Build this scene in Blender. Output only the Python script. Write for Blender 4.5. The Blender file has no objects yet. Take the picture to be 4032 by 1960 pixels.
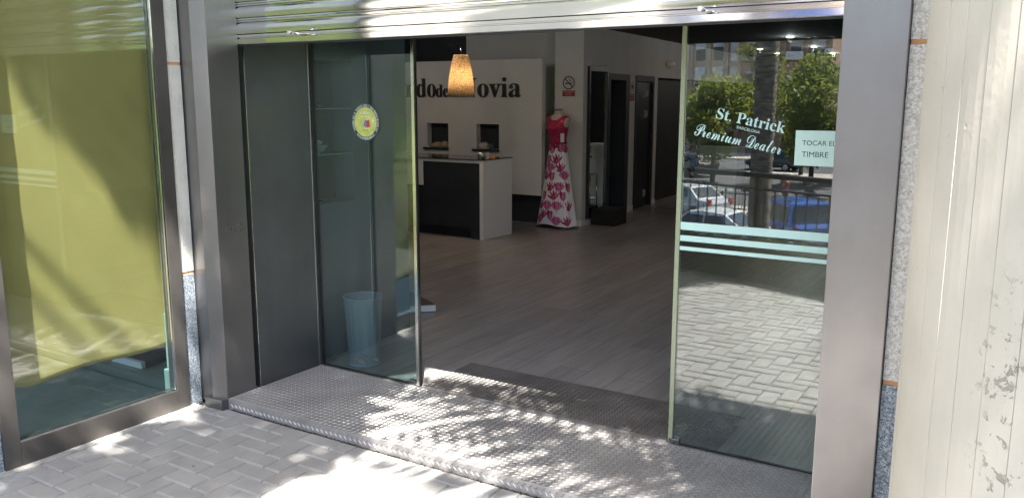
import bpy, bmesh, math, random
import numpy as np
from mathutils import Vector, Matrix
R = math.radians
random.seed(7); rng = np.random.default_rng(7)
scene = bpy.context.scene
COL = scene.collection

# ---------------------------------------------------------------- camera
cam = bpy.data.cameras.new('camera'); cam.sensor_width = 36; cam.lens = 29.57
cam.clip_start = 0.05; cam.clip_end = 3000
co = bpy.data.objects.new('camera', cam); COL.objects.link(co)
fw = Vector((-0.52057324, 0.8357036, -0.17493712)); rt = Vector((0.84866142, 0.52893466, 0.00138437)); up = Vector((-0.09368722, 0.14774172, 0.98457864))
M4 = Matrix.Identity(4)
for i in range(3):
    M4[i][0] = rt[i]; M4[i][1] = up[i]; M4[i][2] = -fw[i]
M4[2][3] = 1.55
co.matrix_world = M4
scene.camera = co
# ---------------------------------------------------------------- sky and sun
SUN = Vector((0.7, -1.0, 2.3)).normalized()
world = bpy.data.worlds.new("World"); scene.world = world; world.use_nodes = True
wn = world.node_tree.nodes; wl = world.node_tree.links
bg = wn.get('Background') or wn.new('ShaderNodeBackground')
sky = wn.new('ShaderNodeTexSky'); sky.sky_type = 'NISHITA'; sky.sun_disc = False
sky.sun_elevation = math.asin(SUN.z); sky.sun_rotation = math.atan2(SUN.x, SUN.y)
sky.dust_density = 2.0; sky.air_density = 1.0; sky.ozone_density = 1.0
wl.new(sky.outputs[0], bg.inputs[0]); bg.inputs[1].default_value = 0.105
out = wn.get('World Output') or wn.new('ShaderNodeOutputWorld')
wl.new(bg.outputs[0], out.inputs[0])
sl = bpy.data.lights.new('sun', 'SUN'); sl.energy = 5.0; sl.angle = R(0.53); sl.color = (1.0, 0.955, 0.88)
so = bpy.data.objects.new('sun', sl); COL.objects.link(so); so.location = (6, -8, 18)
so.rotation_euler = (-SUN).to_track_quat('-Z', 'Y').to_euler()
vs = scene.view_settings; vs.view_transform = 'Standard'; vs.look = 'None'; vs.exposure = 2.65; vs.gamma = 1.0
scene.render.engine = 'CYCLES'
cy = scene.cycles; cy.use_denoising = True; cy.max_bounces = 9; cy.diffuse_bounces = 4; cy.glossy_bounces = 5
cy.transparent_max_bounces = 24; cy.transmission_bounces = 6; cy.sample_clamp_indirect = 8; cy.caustics_reflective = False; cy.caustics_refractive = False
try: cy.denoiser = 'OPENIMAGEDENOISE'
except Exception: pass

# ---------------------------------------------------------------- materials
def mat(name, col, rough=0.6, metal=0.0, var=0.0, vscale=6.0, bump=0.0, bscale=60.0, spec=None, col2=None, sheen=0, stretch=None, bdist=0.01, trans=None, rvar=0, stain=0):
    m = bpy.data.materials.new(name); m.use_nodes = True
    nt = m.node_tree; b = nt.nodes['Principled BSDF']
    b.inputs['Base Color'].default_value = (*col, 1); b.inputs['Roughness'].default_value = rough; b.inputs['Metallic'].default_value = metal
    if spec is not None: b.inputs['Specular IOR Level'].default_value = spec
    tc = nt.nodes.new('ShaderNodeTexCoord'); src = tc.outputs['Object']
    if stretch:
        mp = nt.nodes.new('ShaderNodeMapping'); mp.inputs['Scale'].default_value = stretch
        nt.links.new(src, mp.inputs[0]); src = mp.outputs[0]
    if var > 0 or col2:
        n = nt.nodes.new('ShaderNodeTexNoise'); n.inputs['Scale'].default_value = vscale; n.inputs['Detail'].default_value = 6
        nt.links.new(src, n.inputs['Vector'])
        r = nt.nodes.new('ShaderNodeValToRGB'); r.color_ramp.elements[0].position = 0.36; r.color_ramp.elements[1].position = 0.64
        c2 = col2 or tuple(min(1, c * (1 + var)) for c in col); c1 = col if col2 else tuple(c * (1 - var) for c in col)
        r.color_ramp.elements[0].color = (*c1, 1); r.color_ramp.elements[1].color = (*c2, 1)
        nt.links.new(n.outputs[0], r.inputs[0]); nt.links.new(r.outputs[0], b.inputs['Base Color'])
    if bump > 0:
        n2 = nt.nodes.new('ShaderNodeTexNoise'); n2.inputs['Scale'].default_value = bscale; n2.inputs['Detail'].default_value = 5
        nt.links.new(src, n2.inputs['Vector'])
        bp = nt.nodes.new('ShaderNodeBump'); bp.inputs['Strength'].default_value = bump; bp.inputs['Distance'].default_value = bdist
        nt.links.new(n2.outputs[0], bp.inputs['Height']); nt.links.new(bp.outputs[0], b.inputs['Normal'])
    if rvar:
        n5 = nt.nodes.new('ShaderNodeTexNoise'); n5.inputs['Scale'].default_value = 4; n5.inputs['Detail'].default_value = 9; n5.inputs['Roughness'].default_value = .65; nt.links.new(tc.outputs['Object'], n5.inputs['Vector'])
        m5 = nt.nodes.new('ShaderNodeMapRange'); m5.inputs[1].default_value = .3; m5.inputs[2].default_value = .7; m5.inputs[3].default_value = max(.02, rough - rvar); m5.inputs[4].default_value = rough + rvar
        nt.links.new(n5.outputs[0], m5.inputs[0]); nt.links.new(m5.outputs[0], b.inputs['Roughness'])
    if stain and b.inputs['Base Color'].links:
        n6 = nt.nodes.new('ShaderNodeTexNoise'); n6.inputs['Scale'].default_value = 1.7; n6.inputs['Detail'].default_value = 7; n6.inputs['Roughness'].default_value = .6; nt.links.new(tc.outputs['Object'], n6.inputs['Vector'])
        m6 = nt.nodes.new('ShaderNodeMapRange'); m6.inputs[1].default_value = .3; m6.inputs[2].default_value = .65; m6.inputs[3].default_value = 1 - stain; m6.inputs[4].default_value = 1.04
        nt.links.new(n6.outputs[0], m6.inputs[0]); mm = nt.nodes.new('ShaderNodeMix'); mm.data_type = 'RGBA'; mm.blend_type = 'MULTIPLY'; mm.inputs[0].default_value = 1
        nt.links.new(b.inputs['Base Color'].links[0].from_socket, mm.inputs[6]); nt.links.new(m6.outputs[0], mm.inputs[7]); nt.links.new(mm.outputs[2], b.inputs['Base Color'])
    if trans:
        tr = nt.nodes.new('ShaderNodeBsdfTranslucent'); tr.inputs[0].default_value = (*trans[0], 1)
        mx = nt.nodes.new('ShaderNodeMixShader'); mx.inputs[0].default_value = trans[1]
        nt.links.new(b.outputs[0], mx.inputs[1]); nt.links.new(tr.outputs[0], mx.inputs[2])
        nt.links.new(mx.outputs[0], nt.nodes['Material Output'].inputs[0])
    return m
def glass(name, tint, ior=1.5):
    m = bpy.data.materials.new(name); m.use_nodes = True; nt = m.node_tree; nt.nodes.clear()
    o = nt.nodes.new('ShaderNodeOutputMaterial'); mx = nt.nodes.new('ShaderNodeMixShader')
    t = nt.nodes.new('ShaderNodeBsdfTransparent'); t.inputs[0].default_value = (*tint, 1)
    g = nt.nodes.new('ShaderNodeBsdfGlossy'); g.inputs['Roughness'].default_value = 0.0
    geo = nt.nodes.new('ShaderNodeNewGeometry'); mi = nt.nodes.new('ShaderNodeMix'); mi.data_type = 'FLOAT'
    mi.inputs[2].default_value = ior; mi.inputs[3].default_value = 1 / ior
    f = nt.nodes.new('ShaderNodeFresnel')
    nt.links.new(geo.outputs['Backfacing'], mi.inputs[0]); nt.links.new(mi.outputs[0], f.inputs[0])
    nt.links.new(f.outputs[0], mx.inputs[0]); nt.links.new(t.outputs[0], mx.inputs[1]); nt.links.new(g.outputs[0], mx.inputs[2])
    nt.links.new(mx.outputs[0], o.inputs[0]); return m
def emit(name, col, s):
    m = bpy.data.materials.new(name); m.use_nodes = True; b = m.node_tree.nodes['Principled BSDF']
    b.inputs['Base Color'].default_value = (*col, 1); b.inputs['Emission Color'].default_value = (*col, 1); b.inputs['Emission Strength'].default_value = s; return m
def speck(name, stops, scale, rough=0.8, bump=0.3, bdist=0.004):
    m = bpy.data.materials.new(name); m.use_nodes = True; nt = m.node_tree; b = nt.nodes['Principled BSDF']; b.inputs['Roughness'].default_value = rough
    tc = nt.nodes.new('ShaderNodeTexCoord'); v = nt.nodes.new('ShaderNodeTexVoronoi'); v.inputs['Scale'].default_value = scale
    nt.links.new(tc.outputs['Object'], v.inputs['Vector'])
    sp = nt.nodes.new('ShaderNodeSeparateColor'); nt.links.new(v.outputs['Color'], sp.inputs[0])
    r = nt.nodes.new('ShaderNodeValToRGB'); r.color_ramp.interpolation = 'CONSTANT'
    els = r.color_ramp.elements
    els[0].position = stops[0][0]; els[0].color = (*stops[0][1], 1); els[1].position = stops[1][0]; els[1].color = (*stops[1][1], 1)
    for p, c in stops[2:]:
        e = els.new(p); e.color = (*c, 1)
    nt.links.new(sp.outputs[0], r.inputs[0]); nt.links.new(r.outputs[0], b.inputs['Base Color'])
    bp = nt.nodes.new('ShaderNodeBump'); bp.inputs['Strength'].default_value = bump; bp.inputs['Distance'].default_value = bdist
    nt.links.new(v.outputs['Distance'], bp.inputs['Height']); nt.links.new(bp.outputs[0], b.inputs['Normal'])
    return m
PAV = [mat('paver_grey', (.345, .332, .322), .85, 0, .06, 9, .45, 220, bdist=.003, stain=.16), mat('paver_grey_light', (.36, .346, .335), .85, 0, .06, 7, .45, 220, bdist=.003, stain=.16), mat('paver_grey_warm', (.35, .330, .316), .85, 0, .06, 8, .45, 220, bdist=.003, stain=.16)]
JOINT = mat('joint_sand', (.13, .115, .10), .95, 0, .4, 40)
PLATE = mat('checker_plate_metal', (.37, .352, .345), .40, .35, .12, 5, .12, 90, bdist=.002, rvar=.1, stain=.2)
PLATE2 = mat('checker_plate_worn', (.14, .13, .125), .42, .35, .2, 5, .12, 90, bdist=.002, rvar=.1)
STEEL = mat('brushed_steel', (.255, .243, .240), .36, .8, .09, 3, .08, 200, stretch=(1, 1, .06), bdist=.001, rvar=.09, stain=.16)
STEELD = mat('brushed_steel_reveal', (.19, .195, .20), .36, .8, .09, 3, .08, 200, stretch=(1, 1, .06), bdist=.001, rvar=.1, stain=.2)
FRAMEM = mat('window_frame_metal', (.115, .106, .10), .42, .6, .08, 4, rvar=.08, stain=.2)
CHROME = mat('polished_edge_metal', (.82, .81, .78), .16, 1.0)
SHUT = mat('shutter_aluminium', (.74, .715, .69), .09, 1.0, .04, 4, .03, 2.0, stretch=(.5, 1, 1), bdist=.004)
BLACK = mat('black_rubber', (.012, .012, .012), .6)
STUCCO = mat('pale_stucco', (.62, .60, .56), .9, 0, .06, 10, .8, 130, bdist=.006)
PEBBLE = speck('washed_pebble_render', [(0, (.50, .48, .45)), (.35, (.66, .64, .61)), (.7, (.58, .54, .48)), (.9, (.42, .40, .37))], 150, .85, .6)
GRANITE = speck('blue_grey_granite', [(0, (.09, .11, .13)), (.2, (.17, .20, .23)), (.5, (.26, .30, .34)), (.86, (.40, .44, .48))], 210, .6, .25)
ORANGE = mat('terracotta_joint', (.55, .28, .13), .8)
WHITE = mat('white_lacquer', (.80, .80, .81), .35)
WHITEM = mat('matt_white_wall', (.66, .65, .62), .85, 0, .03, 3)
WALLW = mat('interior_wall_paint', (.58, .565, .545), .85, 0, .04, 3)
DARK = mat('anthracite_paint', (.022, .025, .032), .6, 0, .15, 3)
DARKG = mat('black_gloss_top', (.015, .015, .017), .08)
LETTER = mat('black_letters', (.008, .008, .008), .5)
VINYL = mat('mint_frosted_vinyl', (.50, .72, .68), .6)
PAPER = mat('mint_paper', (.55, .74, .68), .7)
INK = mat('grey_ink', (.03, .04, .04), .8)
GL_D = glass('door_glass', (.77, .855, .845), 2.0); GL_W = glass('window_glass', (.89, .95, .935), 1.85)
GLEDGE = mat('green_glass_edge', (.30, .34, .22), .3)
CHROMED = mat('dark_chrome', (.25, .25, .25), .2, 1.0)

# ---------------------------------------------------------------- helpers
def tag(o, label=None, cat=None, group=None, kind=None):
    if label: o['label'] = label
    if cat: o['category'] = cat
    if group: o['group'] = group
    if kind: o['kind'] = kind
    return o
def thing(name, label, cat, loc=(0, 0, 0), rz=0, group=None):
    o = bpy.data.objects.new(name, None); COL.objects.link(o); o.empty_display_size = .1
    o.location = loc; o.rotation_euler = (0, 0, rz)
    return tag(o, label, cat, group)
class MB:
    def __init__(s): s.v = []; s.f = []; s.m = []; s.sm = []
    def add(s, vs, fs, mi=0, smooth=False):
        k = len(s.v); s.v += [tuple(v) for v in vs]
        for f in fs: s.f.append(tuple(i + k for i in f)); s.m.append(mi); s.sm.append(smooth)
        return s
    def box(s, a, b, mi=0):
        x0, y0, z0 = a; x1, y1, z1 = b
        x0, x1 = min(x0, x1), max(x0, x1); y0, y1 = min(y0, y1), max(y0, y1); z0, z1 = min(z0, z1), max(z0, z1)
        return s.add([(x0, y0, z0), (x1, y0, z0), (x1, y1, z0), (x0, y1, z0), (x0, y0, z1), (x1, y0, z1), (x1, y1, z1), (x0, y1, z1)],
              [(0, 3, 2, 1), (4, 5, 6, 7), (0, 1, 5, 4), (1, 2, 6, 5), (2, 3, 7, 6), (3, 0, 4, 7)], mi)
    def tube(s, p, q, r, n=10, r2=None, mi=0, cap=True):
        p = Vector(p); q = Vector(q); d = (q - p).normalized(); r2 = r if r2 is None else r2
        a = d.orthogonal().normalized(); b = d.cross(a)
        vs = []
        for (c, rr) in ((p, r), (q, r2)):
            for i in range(n):
                t = 2 * math.pi * i / n; vs.append(c + (a * math.cos(t) + b * math.sin(t)) * rr)
        s.add(vs, [(i, (i + 1) % n, n + (i + 1) % n, n + i) for i in range(n)], mi, True)
        if cap: s.add(vs, [tuple(range(n))[::-1], tuple(range(n, 2 * n))], mi)
        return s
    def path(s, pts, r, n=8, mi=0):
        for a, b in zip(pts, pts[1:]): s.tube(a, b, r, n, mi=mi)
        return s
    def lathe(s, prof, c=(0, 0, 0), n=32, mi=0, sx=1, sy=1, close=False):
        vs = []
        for r, z in prof:
            for i in range(n):
                t = 2 * math.pi * i / n; vs.append((c[0] + r * sx * math.cos(t), c[1] + r * sy * math.sin(t), c[2] + z))
        fs = [(k * n + i, k * n + (i + 1) % n, (k + 1) * n + (i + 1) % n, (k + 1) * n + i) for k in range(len(prof) - 1) for i in range(n)]
        s.add(vs, fs, mi, True)
        if close: s.add(vs, [tuple(range(n))[::-1], tuple(range((len(prof) - 1) * n, len(prof) * n))], mi)
        return s
    def extr(s, poly, x0, x1, mi=0, axis='x', smooth=False):
        n = len(poly)
        P = (lambda u, a, b: (u, a, b)) if axis == 'x' else ((lambda u, a, b: (a, u, b)) if axis == 'y' else (lambda u, a, b: (a, b, u)))
        vs = [P(x0, a, b) for a, b in poly] + [P(x1, a, b) for a, b in poly]
        s.add(vs, [(i, (i + 1) % n, n + (i + 1) % n, n + i) for i in range(n)], mi, smooth)
        s.add(vs, [tuple(range(n))[::-1], tuple(range(n, 2 * n))], mi)
        return s
    def blob(s, c, r, n=14, k=9, mi=0, noise=0.0):
        vs = []
        for j in range(k + 1):
            ph = math.pi * j / k
            for i in range(n):
                t = 2 * math.pi * i / n; q = 1 + noise * (random.random() - .5)
                vs.append((c[0] + r[0] * q * math.sin(ph) * math.cos(t), c[1] + r[1] * q * math.sin(ph) * math.sin(t), c[2] + r[2] * math.cos(ph) * q))
        s.add(vs, [(j * n + i, (j + 1) * n + i, (j + 1) * n + (i + 1) % n, j * n + (i + 1) % n) for j in range(k) for i in range(n)], mi, True)
        return s
    def build(s, name, mats, parent=None, bevel=0, fix=True):
        me = bpy.data.meshes.new(name); me.from_pydata(s.v, [], s.f)
        for m in (mats if isinstance(mats, (list, tuple)) else [mats]): me.materials.append(m)
        me.polygons.foreach_set('material_index', s.m); me.polygons.foreach_set('use_smooth', s.sm)
        me.update()
        if fix:
            bm = bmesh.new(); bm.from_mesh(me)
            bmesh.ops.remove_doubles(bm, verts=bm.verts, dist=1e-5)
            bmesh.ops.recalc_face_normals(bm, faces=bm.faces)
            if bevel:
                es = [e for e in bm.edges if len(e.link_faces) == 2 and e.calc_face_angle(0) > .7]
                bmesh.ops.bevel(bm, geom=es, offset=bevel, segments=2, affect='EDGES', profile=.6)
            bm.to_mesh(me); bm.free()
        o = bpy.data.objects.new(name, me); COL.objects.link(o)
        if parent is not None: o.parent = parent
        return o
def box(name, a, b, m, parent=None, bevel=0): return MB().box(a, b).build(name, m, parent, bevel)
def text_mesh(body, depth=0.0, shear=0, size=1):
    c = bpy.data.curves.new('lettering', 'FONT'); c.body = body; c.extrude = depth; c.shear = shear; c.size = size; c.resolution_u = 4
    o = bpy.data.objects.new('lettering', c); COL.objects.link(o)
    me = bpy.data.meshes.new_from_object(o.evaluated_get(bpy.context.evaluated_depsgraph_get()))
    bpy.data.objects.remove(o); bpy.data.curves.remove(c)
    return me
def text(name, body, x, y, z, width, m, parent=None, height=None, thick=0.0, tilt=0.0, face='-y', shear=0):
    """lettering standing in the XZ plane, reading towards -Y; x,z its lower left corner, width its real width"""
    me = text_mesh(body, 0, shear)
    co_ = np.array([v.co[:] for v in me.vertices]); x0, y0 = co_[:, 0].min(), co_[:, 1].min(); w = co_[:, 0].max() - x0; h = co_[:, 1].max() - y0
    base = 0.0 if body not in () else y0
    sx = width / w; sy = (height / h) if height else sx
    for v in me.vertices:
        a = (v.co.x - x0) * sx; b = v.co.y * sy; ca, sa = math.cos(tilt), math.sin(tilt)
        a, b = a * ca - b * sa, a * sa + b * ca
        v.co = (x + a, y, z + b) if face == '-y' else (x, y + a, z + b)
    me.materials.clear(); me.materials.append(m)
    if thick:
        bm = bmesh.new(); bm.from_mesh(me)
        r = bmesh.ops.extrude_face_region(bm, geom=list(bm.faces))
        for v in [g for g in r['geom'] if isinstance(g, bmesh.types.BMVert)]: v.co.y += thick
        bmesh.ops.recalc_face_normals(bm, faces=bm.faces); bm.to_mesh(me); bm.free()
    o = bpy.data.objects.new(name, me); COL.objects.link(o)
    if parent is not None: o.parent = parent
    return o

# ================================================================ THE SETTING
# pavers: herringbone of 20 x 10 cm blocks with chamfered rims
def pavers(x0, x1, y0, y1):
    mb = MB(); ox, oy = -3.28, 1.88
    for ix in range(int((x0 - ox) / .1) - 2, int((x1 - ox) / .1) + 2):
        for iy in range(int((y0 - oy) / .1) - 2, int((y1 - oy) / .1) + 2):
            k = (ix + iy) % 4
            if k == 0: a, b, c, d = ix, ix + 2, iy, iy + 1
            elif k == 2: a, b, c, d = ix, ix + 1, iy, iy + 2
            else: continue
            X0, X1, Y0, Y1 = ox + a * .1, ox + b * .1, oy + c * .1, oy + d * .1
            X0, X1, Y0, Y1 = max(X0, x0), min(X1, x1), max(Y0, y0), min(Y1, y1)
            if X1 - X0 < .012 or Y1 - Y0 < .012: continue
            g = .0026; X0 += g; X1 -= g; Y0 += g; Y1 -= g
            cx, cy_ = .0030, .0105
            z = -.05 + random.uniform(-.0012, .0012); tx, ty = random.uniform(-.004, .004), random.uniform(-.004, .004)
            mx, my = (X0 + X1) / 2, (Y0 + Y1) / 2
            Z = lambda x, y, dz=0: (x, y, z + dz + (x - mx) * tx + (y - my) * ty)
            vs = [Z(X0 + cx, Y0 + cy_), Z(X1 - cx, Y0 + cy_), Z(X1 - cx, Y1 - cx), Z(X0 + cx, Y1 - cx),
                  Z(X0, Y0, -.006), Z(X1, Y0, -.006), Z(X1, Y1, -.006), Z(X0, Y1, -.006),
                  (X0, Y0, -.08), (X1, Y0, -.08), (X1, Y1, -.08), (X0, Y1, -.08)]
            mi = random.choice((0, 0, 1, 1, 2))
            mb.add(vs, [(0, 1, 2, 3)] + [(4 + i, 4 + (i + 1) % 4, (i + 1) % 4, i) for i in range(4)] + [(8 + i, 8 + (i + 1) % 4, 4 + (i + 1) % 4, 4 + i) for i in range(4)], mi)
    return mb
A_ = Vector((-2.85, -.61, 0)); B_ = Vector((-1.39, -.07, 0)); D_ = (B_ - A_).normalized(); N_ = Vector((D_.y, -D_.x, 0))
def onl(t, off=0): p = B_ - D_ * t + N_ * off; return (p.x, p.y)
tag(pavers(-3.64, 1.6, -1.3, 2.776).build('pavement', PAV, fix=False), kind='structure')
pp = [(-3.72, 2.9), (2.9, 2.9), (2.9, -4), (.6, -4), onl(-.7), onl(8), (-9.3, -3), (-9.3, 2.9)]
mb = MB(); n = len(pp)
mb.add([(x, y, -.066) for x, y in pp] + [(x, y, -3.6) for x, y in pp], [tuple(range(n))] + [(i, (i + 1) % n, n + (i + 1) % n, n + i) for i in range(n)])
tag(mb.build('ground', mat('terrace_bed', (.05, .046, .042), .9, 0, .2, 12)), kind='structure')
box('kerb_strip', (-3.735, 1.0, -.2), (-3.643, 2.74, -.0475), mat('kerb_mortar', (.40, .38, .35), .9, 0, .15, 20, .5, 120), bevel=.004)['kind'] = 'structure'
ASPH = mat('asphalt', (.085, .083, .088), .9, 0, .2, .6); SIDE = mat('street_pavement', (.42, .37, .33), .9, 0, .12, .5)
tag(MB().add([(-1500, -1500, -3.9), (1500, -1500, -3.9), (1500, 1500, -3.9), (-1500, 1500, -3.9)], [(0, 1, 2, 3)]).build('terrain', mat('dry_ground', (.16, .14, .09), .95, 0, .35, .02)), kind='structure')
tag(MB().box((-70, -66, -3.9), (60, -3.2, -3.6)).build('street', ASPH), kind='structure')
sw = MB().box((-70, -33, -3.6), (60, -28, -3.47)).box((-70, -53.5, -3.6), (60, -50.3, -3.47)).box((-70, -74, -3.9), (60, -66, -3.5))
tag(sw.build('pavement_across_street', SIDE, bevel=.02), kind='structure')
ln = MB()
for i in range(16): ln.box((-40 + i * 2.6, -26.5, -3.6), (-39.88 + i * 2.6, -21.5, -3.594)).box((-40 + i * 3, -41.1, -3.6), (-38.4 + i * 3, -40.95, -3.594))
tag(ln.build('road_marking', mat('road_paint', (.75, .75, .72), .8)), kind='structure')
tag(MB().box((1.8, -60, -3.6), (90, -4.2, -.5)).build('lawn', mat('grass_field', (.09, .16, .035), .95, 0, .35, 1.5, .8, 8, bdist=.08)), kind='structure')
def hills(name, a0, a1, r, hmax, col):
    mb = MB(); n = 70; vs = []
    for j in range(6):
        for i in range(n + 1):
            t = a0 + (a1 - a0) * i / n; h = hmax * (.55 + .3 * math.sin(t * 7 + r) + .16 * math.sin(t * 19 + 2) + .07 * math.sin(t * 47))
            rr = r * (1 + j * .06); vs.append((rr * math.cos(t), rr * math.sin(t), -4 + h * math.sin(j / 5 * math.pi / 2)))
    mb.add(vs, [(j * (n + 1) + i, j * (n + 1) + i + 1, (j + 1) * (n + 1) + i + 1, (j + 1) * (n + 1) + i) for j in range(5) for i in range(n)], 0, True)
    tag(mb.build(name, mat(name + '_scrub', col, .95, 0, .25, .01)), kind='structure')
hills('hills', R(-80), R(10), 420, 60, (.10, .13, .08)); hills('far_hills', R(-100), R(30), 900, 150, (.17, .21, .24))

# interior shell
WOOD = bpy.data.materials.new('grey_laminate'); WOOD.use_nodes = True
def wood():
    nt = WOOD.node_tree; b = nt.nodes['Principled BSDF']; L = nt.links.new
    tc = nt.nodes.new('ShaderNodeTexCoord'); mp = nt.nodes.new('ShaderNodeMapping'); mp.inputs['Rotation'].default_value = (0, 0, R(90)); L(tc.outputs['Object'], mp.inputs[0])
    br = nt.nodes.new('ShaderNodeTexBrick'); br.inputs['Scale'].default_value = 1; br.inputs['Brick Width'].default_value = 1.2; br.inputs['Row Height'].default_value = .19; br.inputs['Mortar Size'].default_value = .0018
    br.inputs['Color1'].default_value = (.26, .25, .252, 1); br.inputs['Color2'].default_value = (.335, .322, .322, 1); br.inputs['Mortar'].default_value = (.05, .04, .035, 1)
    L(mp.outputs[0], br.inputs['Vector'])
    m2 = nt.nodes.new('ShaderNodeMapping'); m2.inputs['Scale'].default_value = (9, .9, 1); L(tc.outputs['Object'], m2.inputs[0])
    n = nt.nodes.new('ShaderNodeTexNoise'); n.inputs['Scale'].default_value = 2.2; n.inputs['Detail'].default_value = 8; n.inputs['Distortion'].default_value = .6; L(m2.outputs[0], n.inputs['Vector'])
    r = nt.nodes.new('ShaderNodeValToRGB'); r.color_ramp.elements[0].position = .30; r.color_ramp.elements[0].color = (.72, .70, .69, 1); r.color_ramp.elements[1].position = .68; r.color_ramp.elements[1].color = (1.1, 1.1, 1.1, 1)
    L(n.outputs[0], r.inputs[0])
    mx = nt.nodes.new('ShaderNodeMix'); mx.data_type = 'RGBA'; mx.blend_type = 'MULTIPLY'; mx.inputs[0].default_value = 1
    L(br.outputs['Color'], mx.inputs[6]); L(r.outputs[0], mx.inputs[7]); L(mx.outputs[2], b.inputs['Base Color'])
    b.inputs['Roughness'].default_value = .30; b.inputs['Specular IOR Level'].default_value = .6
    bp = nt.nodes.new('ShaderNodeBump'); bp.inputs['Strength'].default_value = .15; bp.inputs['Distance'].default_value = .002; L(n.outputs[0], bp.inputs['Height']); L(bp.outputs[0], b.inputs['Normal'])
wood()
tag(MB().add([(-9.3, 3.2, 0), (6, 3.2, 0), (6, 19, 0), (-9.3, 19, 0)], [(0, 1, 2, 3)]).build('floor', WOOD, fix=False), kind='structure')
tag(MB().box((-9.3, .6, -.3), (-3.74, 3.2, -.002)).build('window_bay_floor', mat('green_grey_lino', (.13, .20, .155), .4, 0, .15, 3), fix=False), kind='structure')
tag(MB().box((-9.5, 3.6, 2.42), (6.2, 19.2, 2.6)).build('ceiling', mat('ceiling_paint', (.055, .052, .05), .8)), kind='structure')
tag(MB().box((-9.6, 0.4, -.3), (-9.3, 19.2, 3)).build('wall_left', DARK), kind='structure')
tag(MB().box((6, 2.9, -.3), (6.2, 19.2, 3)).build('wall_right', WALLW), kind='structure')
tag(MB().box((-9.3, 9.75, 0), (-5.11, 9.9, 2.42)).build('wall_back', DARK), kind='structure')
tag(MB().box((-9.3, 9.735, 0), (-5.10, 9.749, .07)).build('skirting_back', WHITE), kind='structure')
tag(MB().box((-5.5, 18, 0), (6, 18.2, 2.42)).build('wall_end', DARK), kind='structure')
# slightly turned wall with the changing room doors: local y runs along it, local +x looks into the shop
WALL = Matrix.Translation((-4.73, 9.212, 0)) @ Matrix.Rotation(math.atan(.055), 4, 'Z')
def onwall(o): o.matrix_world = WALL @ o.matrix_world; return o
wp = MB().box((-.38, 0, 0), (0, .79, 2.42)).box((-.38, .79, 1.88), (0, 1.53, 2.42)).box((-.38, 1.53, 0), (0, 1.77, 2.42)).box((-.38, 1.77, 1.88), (0, 2.53, 2.42)).box((-.38, 2.53, 0), (0, 2.70, 2.42)).box((-.38, 2.7, 1.87), (-.02, 9, 2.42))
onwall(tag(wp.build('wall_changing_rooms', WALLW), kind='structure'))
onwall(tag(MB().box((-.37, -.008, 0), (.008, .0, .075)).box((0, 0, 0), (.008, .79, .075)).box((0, 1.53, 0), (.008, 1.77, .075)).box((0, 2.53, 0), (.008, 2.70, .075)).build('skirting_changing_rooms', WHITE), kind='structure'))
onwall(tag(MB().box((-.35, 2.7, 0), (-.10, 9, 1.87)).build('wall_dark_recess', DARK), kind='structure'))
onwall(tag(MB().box((-1.9, .4, 0), (-1.7, 2.6, 2.42)).box((-1.7, .4, 0), (-.38, .5, 2.42)).box((-1.7, 2.5, 0), (-.38, 2.6, 2.42)).build('wall_inside_changing_room', WALLW), kind='structure'))
GREYB = mat('blue_grey_paint', (.115, .145, .17), .7, 0, .05, 3)
# inner partition beside the entrance with a lit shoe niche
tag(MB().box((-3.72, 3.50, 0), (-3.55, 4.38, .94)).box((-3.72, 3.87, .94), (-3.55, 4.38, 2.42)).box((-3.72, 3.50, 1.77), (-3.55, 3.87, 2.42)).build('wall_partition', GREYB), kind='structure')

# ================================================================ SHOP FRONT
fr = thing('shop_building', 'shop building front clad in pale pebbled render and blue grey granite around the entrance', 'building', (-3.7, 2.8, 0))
def rel(o, p):  # keep world position when parented to an empty
    o.parent = p; o.matrix_parent_inverse = p.matrix_world.inverted(); return o
bpy.context.view_layer.update()
def part(name, mb, m, p, bevel=0, fix=True):
    o = mb.build(name, m, None, bevel, fix); bpy.context.view_layer.update(); return rel(o, p)
part('stucco_pier', MB().box((-3.76, 2.702, .667), (-3.70, 2.785, 1.716)), STUCCO, fr); part('stucco_pier', MB().box((-3.76, 2.702, 1.730), (-3.70, 2.785, 2.8)), STUCCO, fr)
part('granite_pier', MB().box((-3.76, 2.702, -.06), (-3.70, 2.785, .652)), GRANITE, fr); part('granite_pier', MB().box((-3.76, 1.2, -.06), (-3.70, 1.753, .652)), GRANITE, fr)
part('joint', MB().box((-3.757, 2.703, .652), (-3.703, 2.784, .667)), ORANGE, fr); part('joint', MB().box((-3.757, 2.703, 1.716), (-3.703, 2.784, 1.730)), ORANGE, fr)
part('stucco_pier', MB().box((-3.76, 1.2, .655), (-3.70, 1.753, 2.8)), STUCCO, fr)
part('pebble_pier', MB().box((-.350, 2.775, .683), (1.2, 2.86, 1.710)).box((-.350, 2.775, 1.725), (1.2, 2.86, 2.8)), PEBBLE, fr)
part('granite_pier', MB().box((-.350, 2.775, -.06), (1.2, 2.86, .667)), GRANITE, fr)
part('joint', MB().box((-.349, 2.779, .667), (1.2, 2.85, .683)), ORANGE, fr); part('joint', MB().box((-.349, 2.779, 1.710), (1.2, 2.85, 1.725)), ORANGE, fr)
part('upper_wall', MB().box((-3.70, 2.82, 2.5), (6.2, 3.3, 7)).box((-4.0, -3, 2.5), (-3.70, 2.82, 7)).box((-4.0, -3, -.06), (-3.70, 1.2, 2.5)).box((1.2, 2.86, -.06), (6.2, 3.2, 2.5)), STUCCO, fr)
part('roof_slab', MB().box((-9.6, .4, 2.82), (-4.0, 3.6, 3.0)).box((-4.0, 3.3, 2.62), (6.2, 3.7, 3.0)), DARK, fr)

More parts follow.
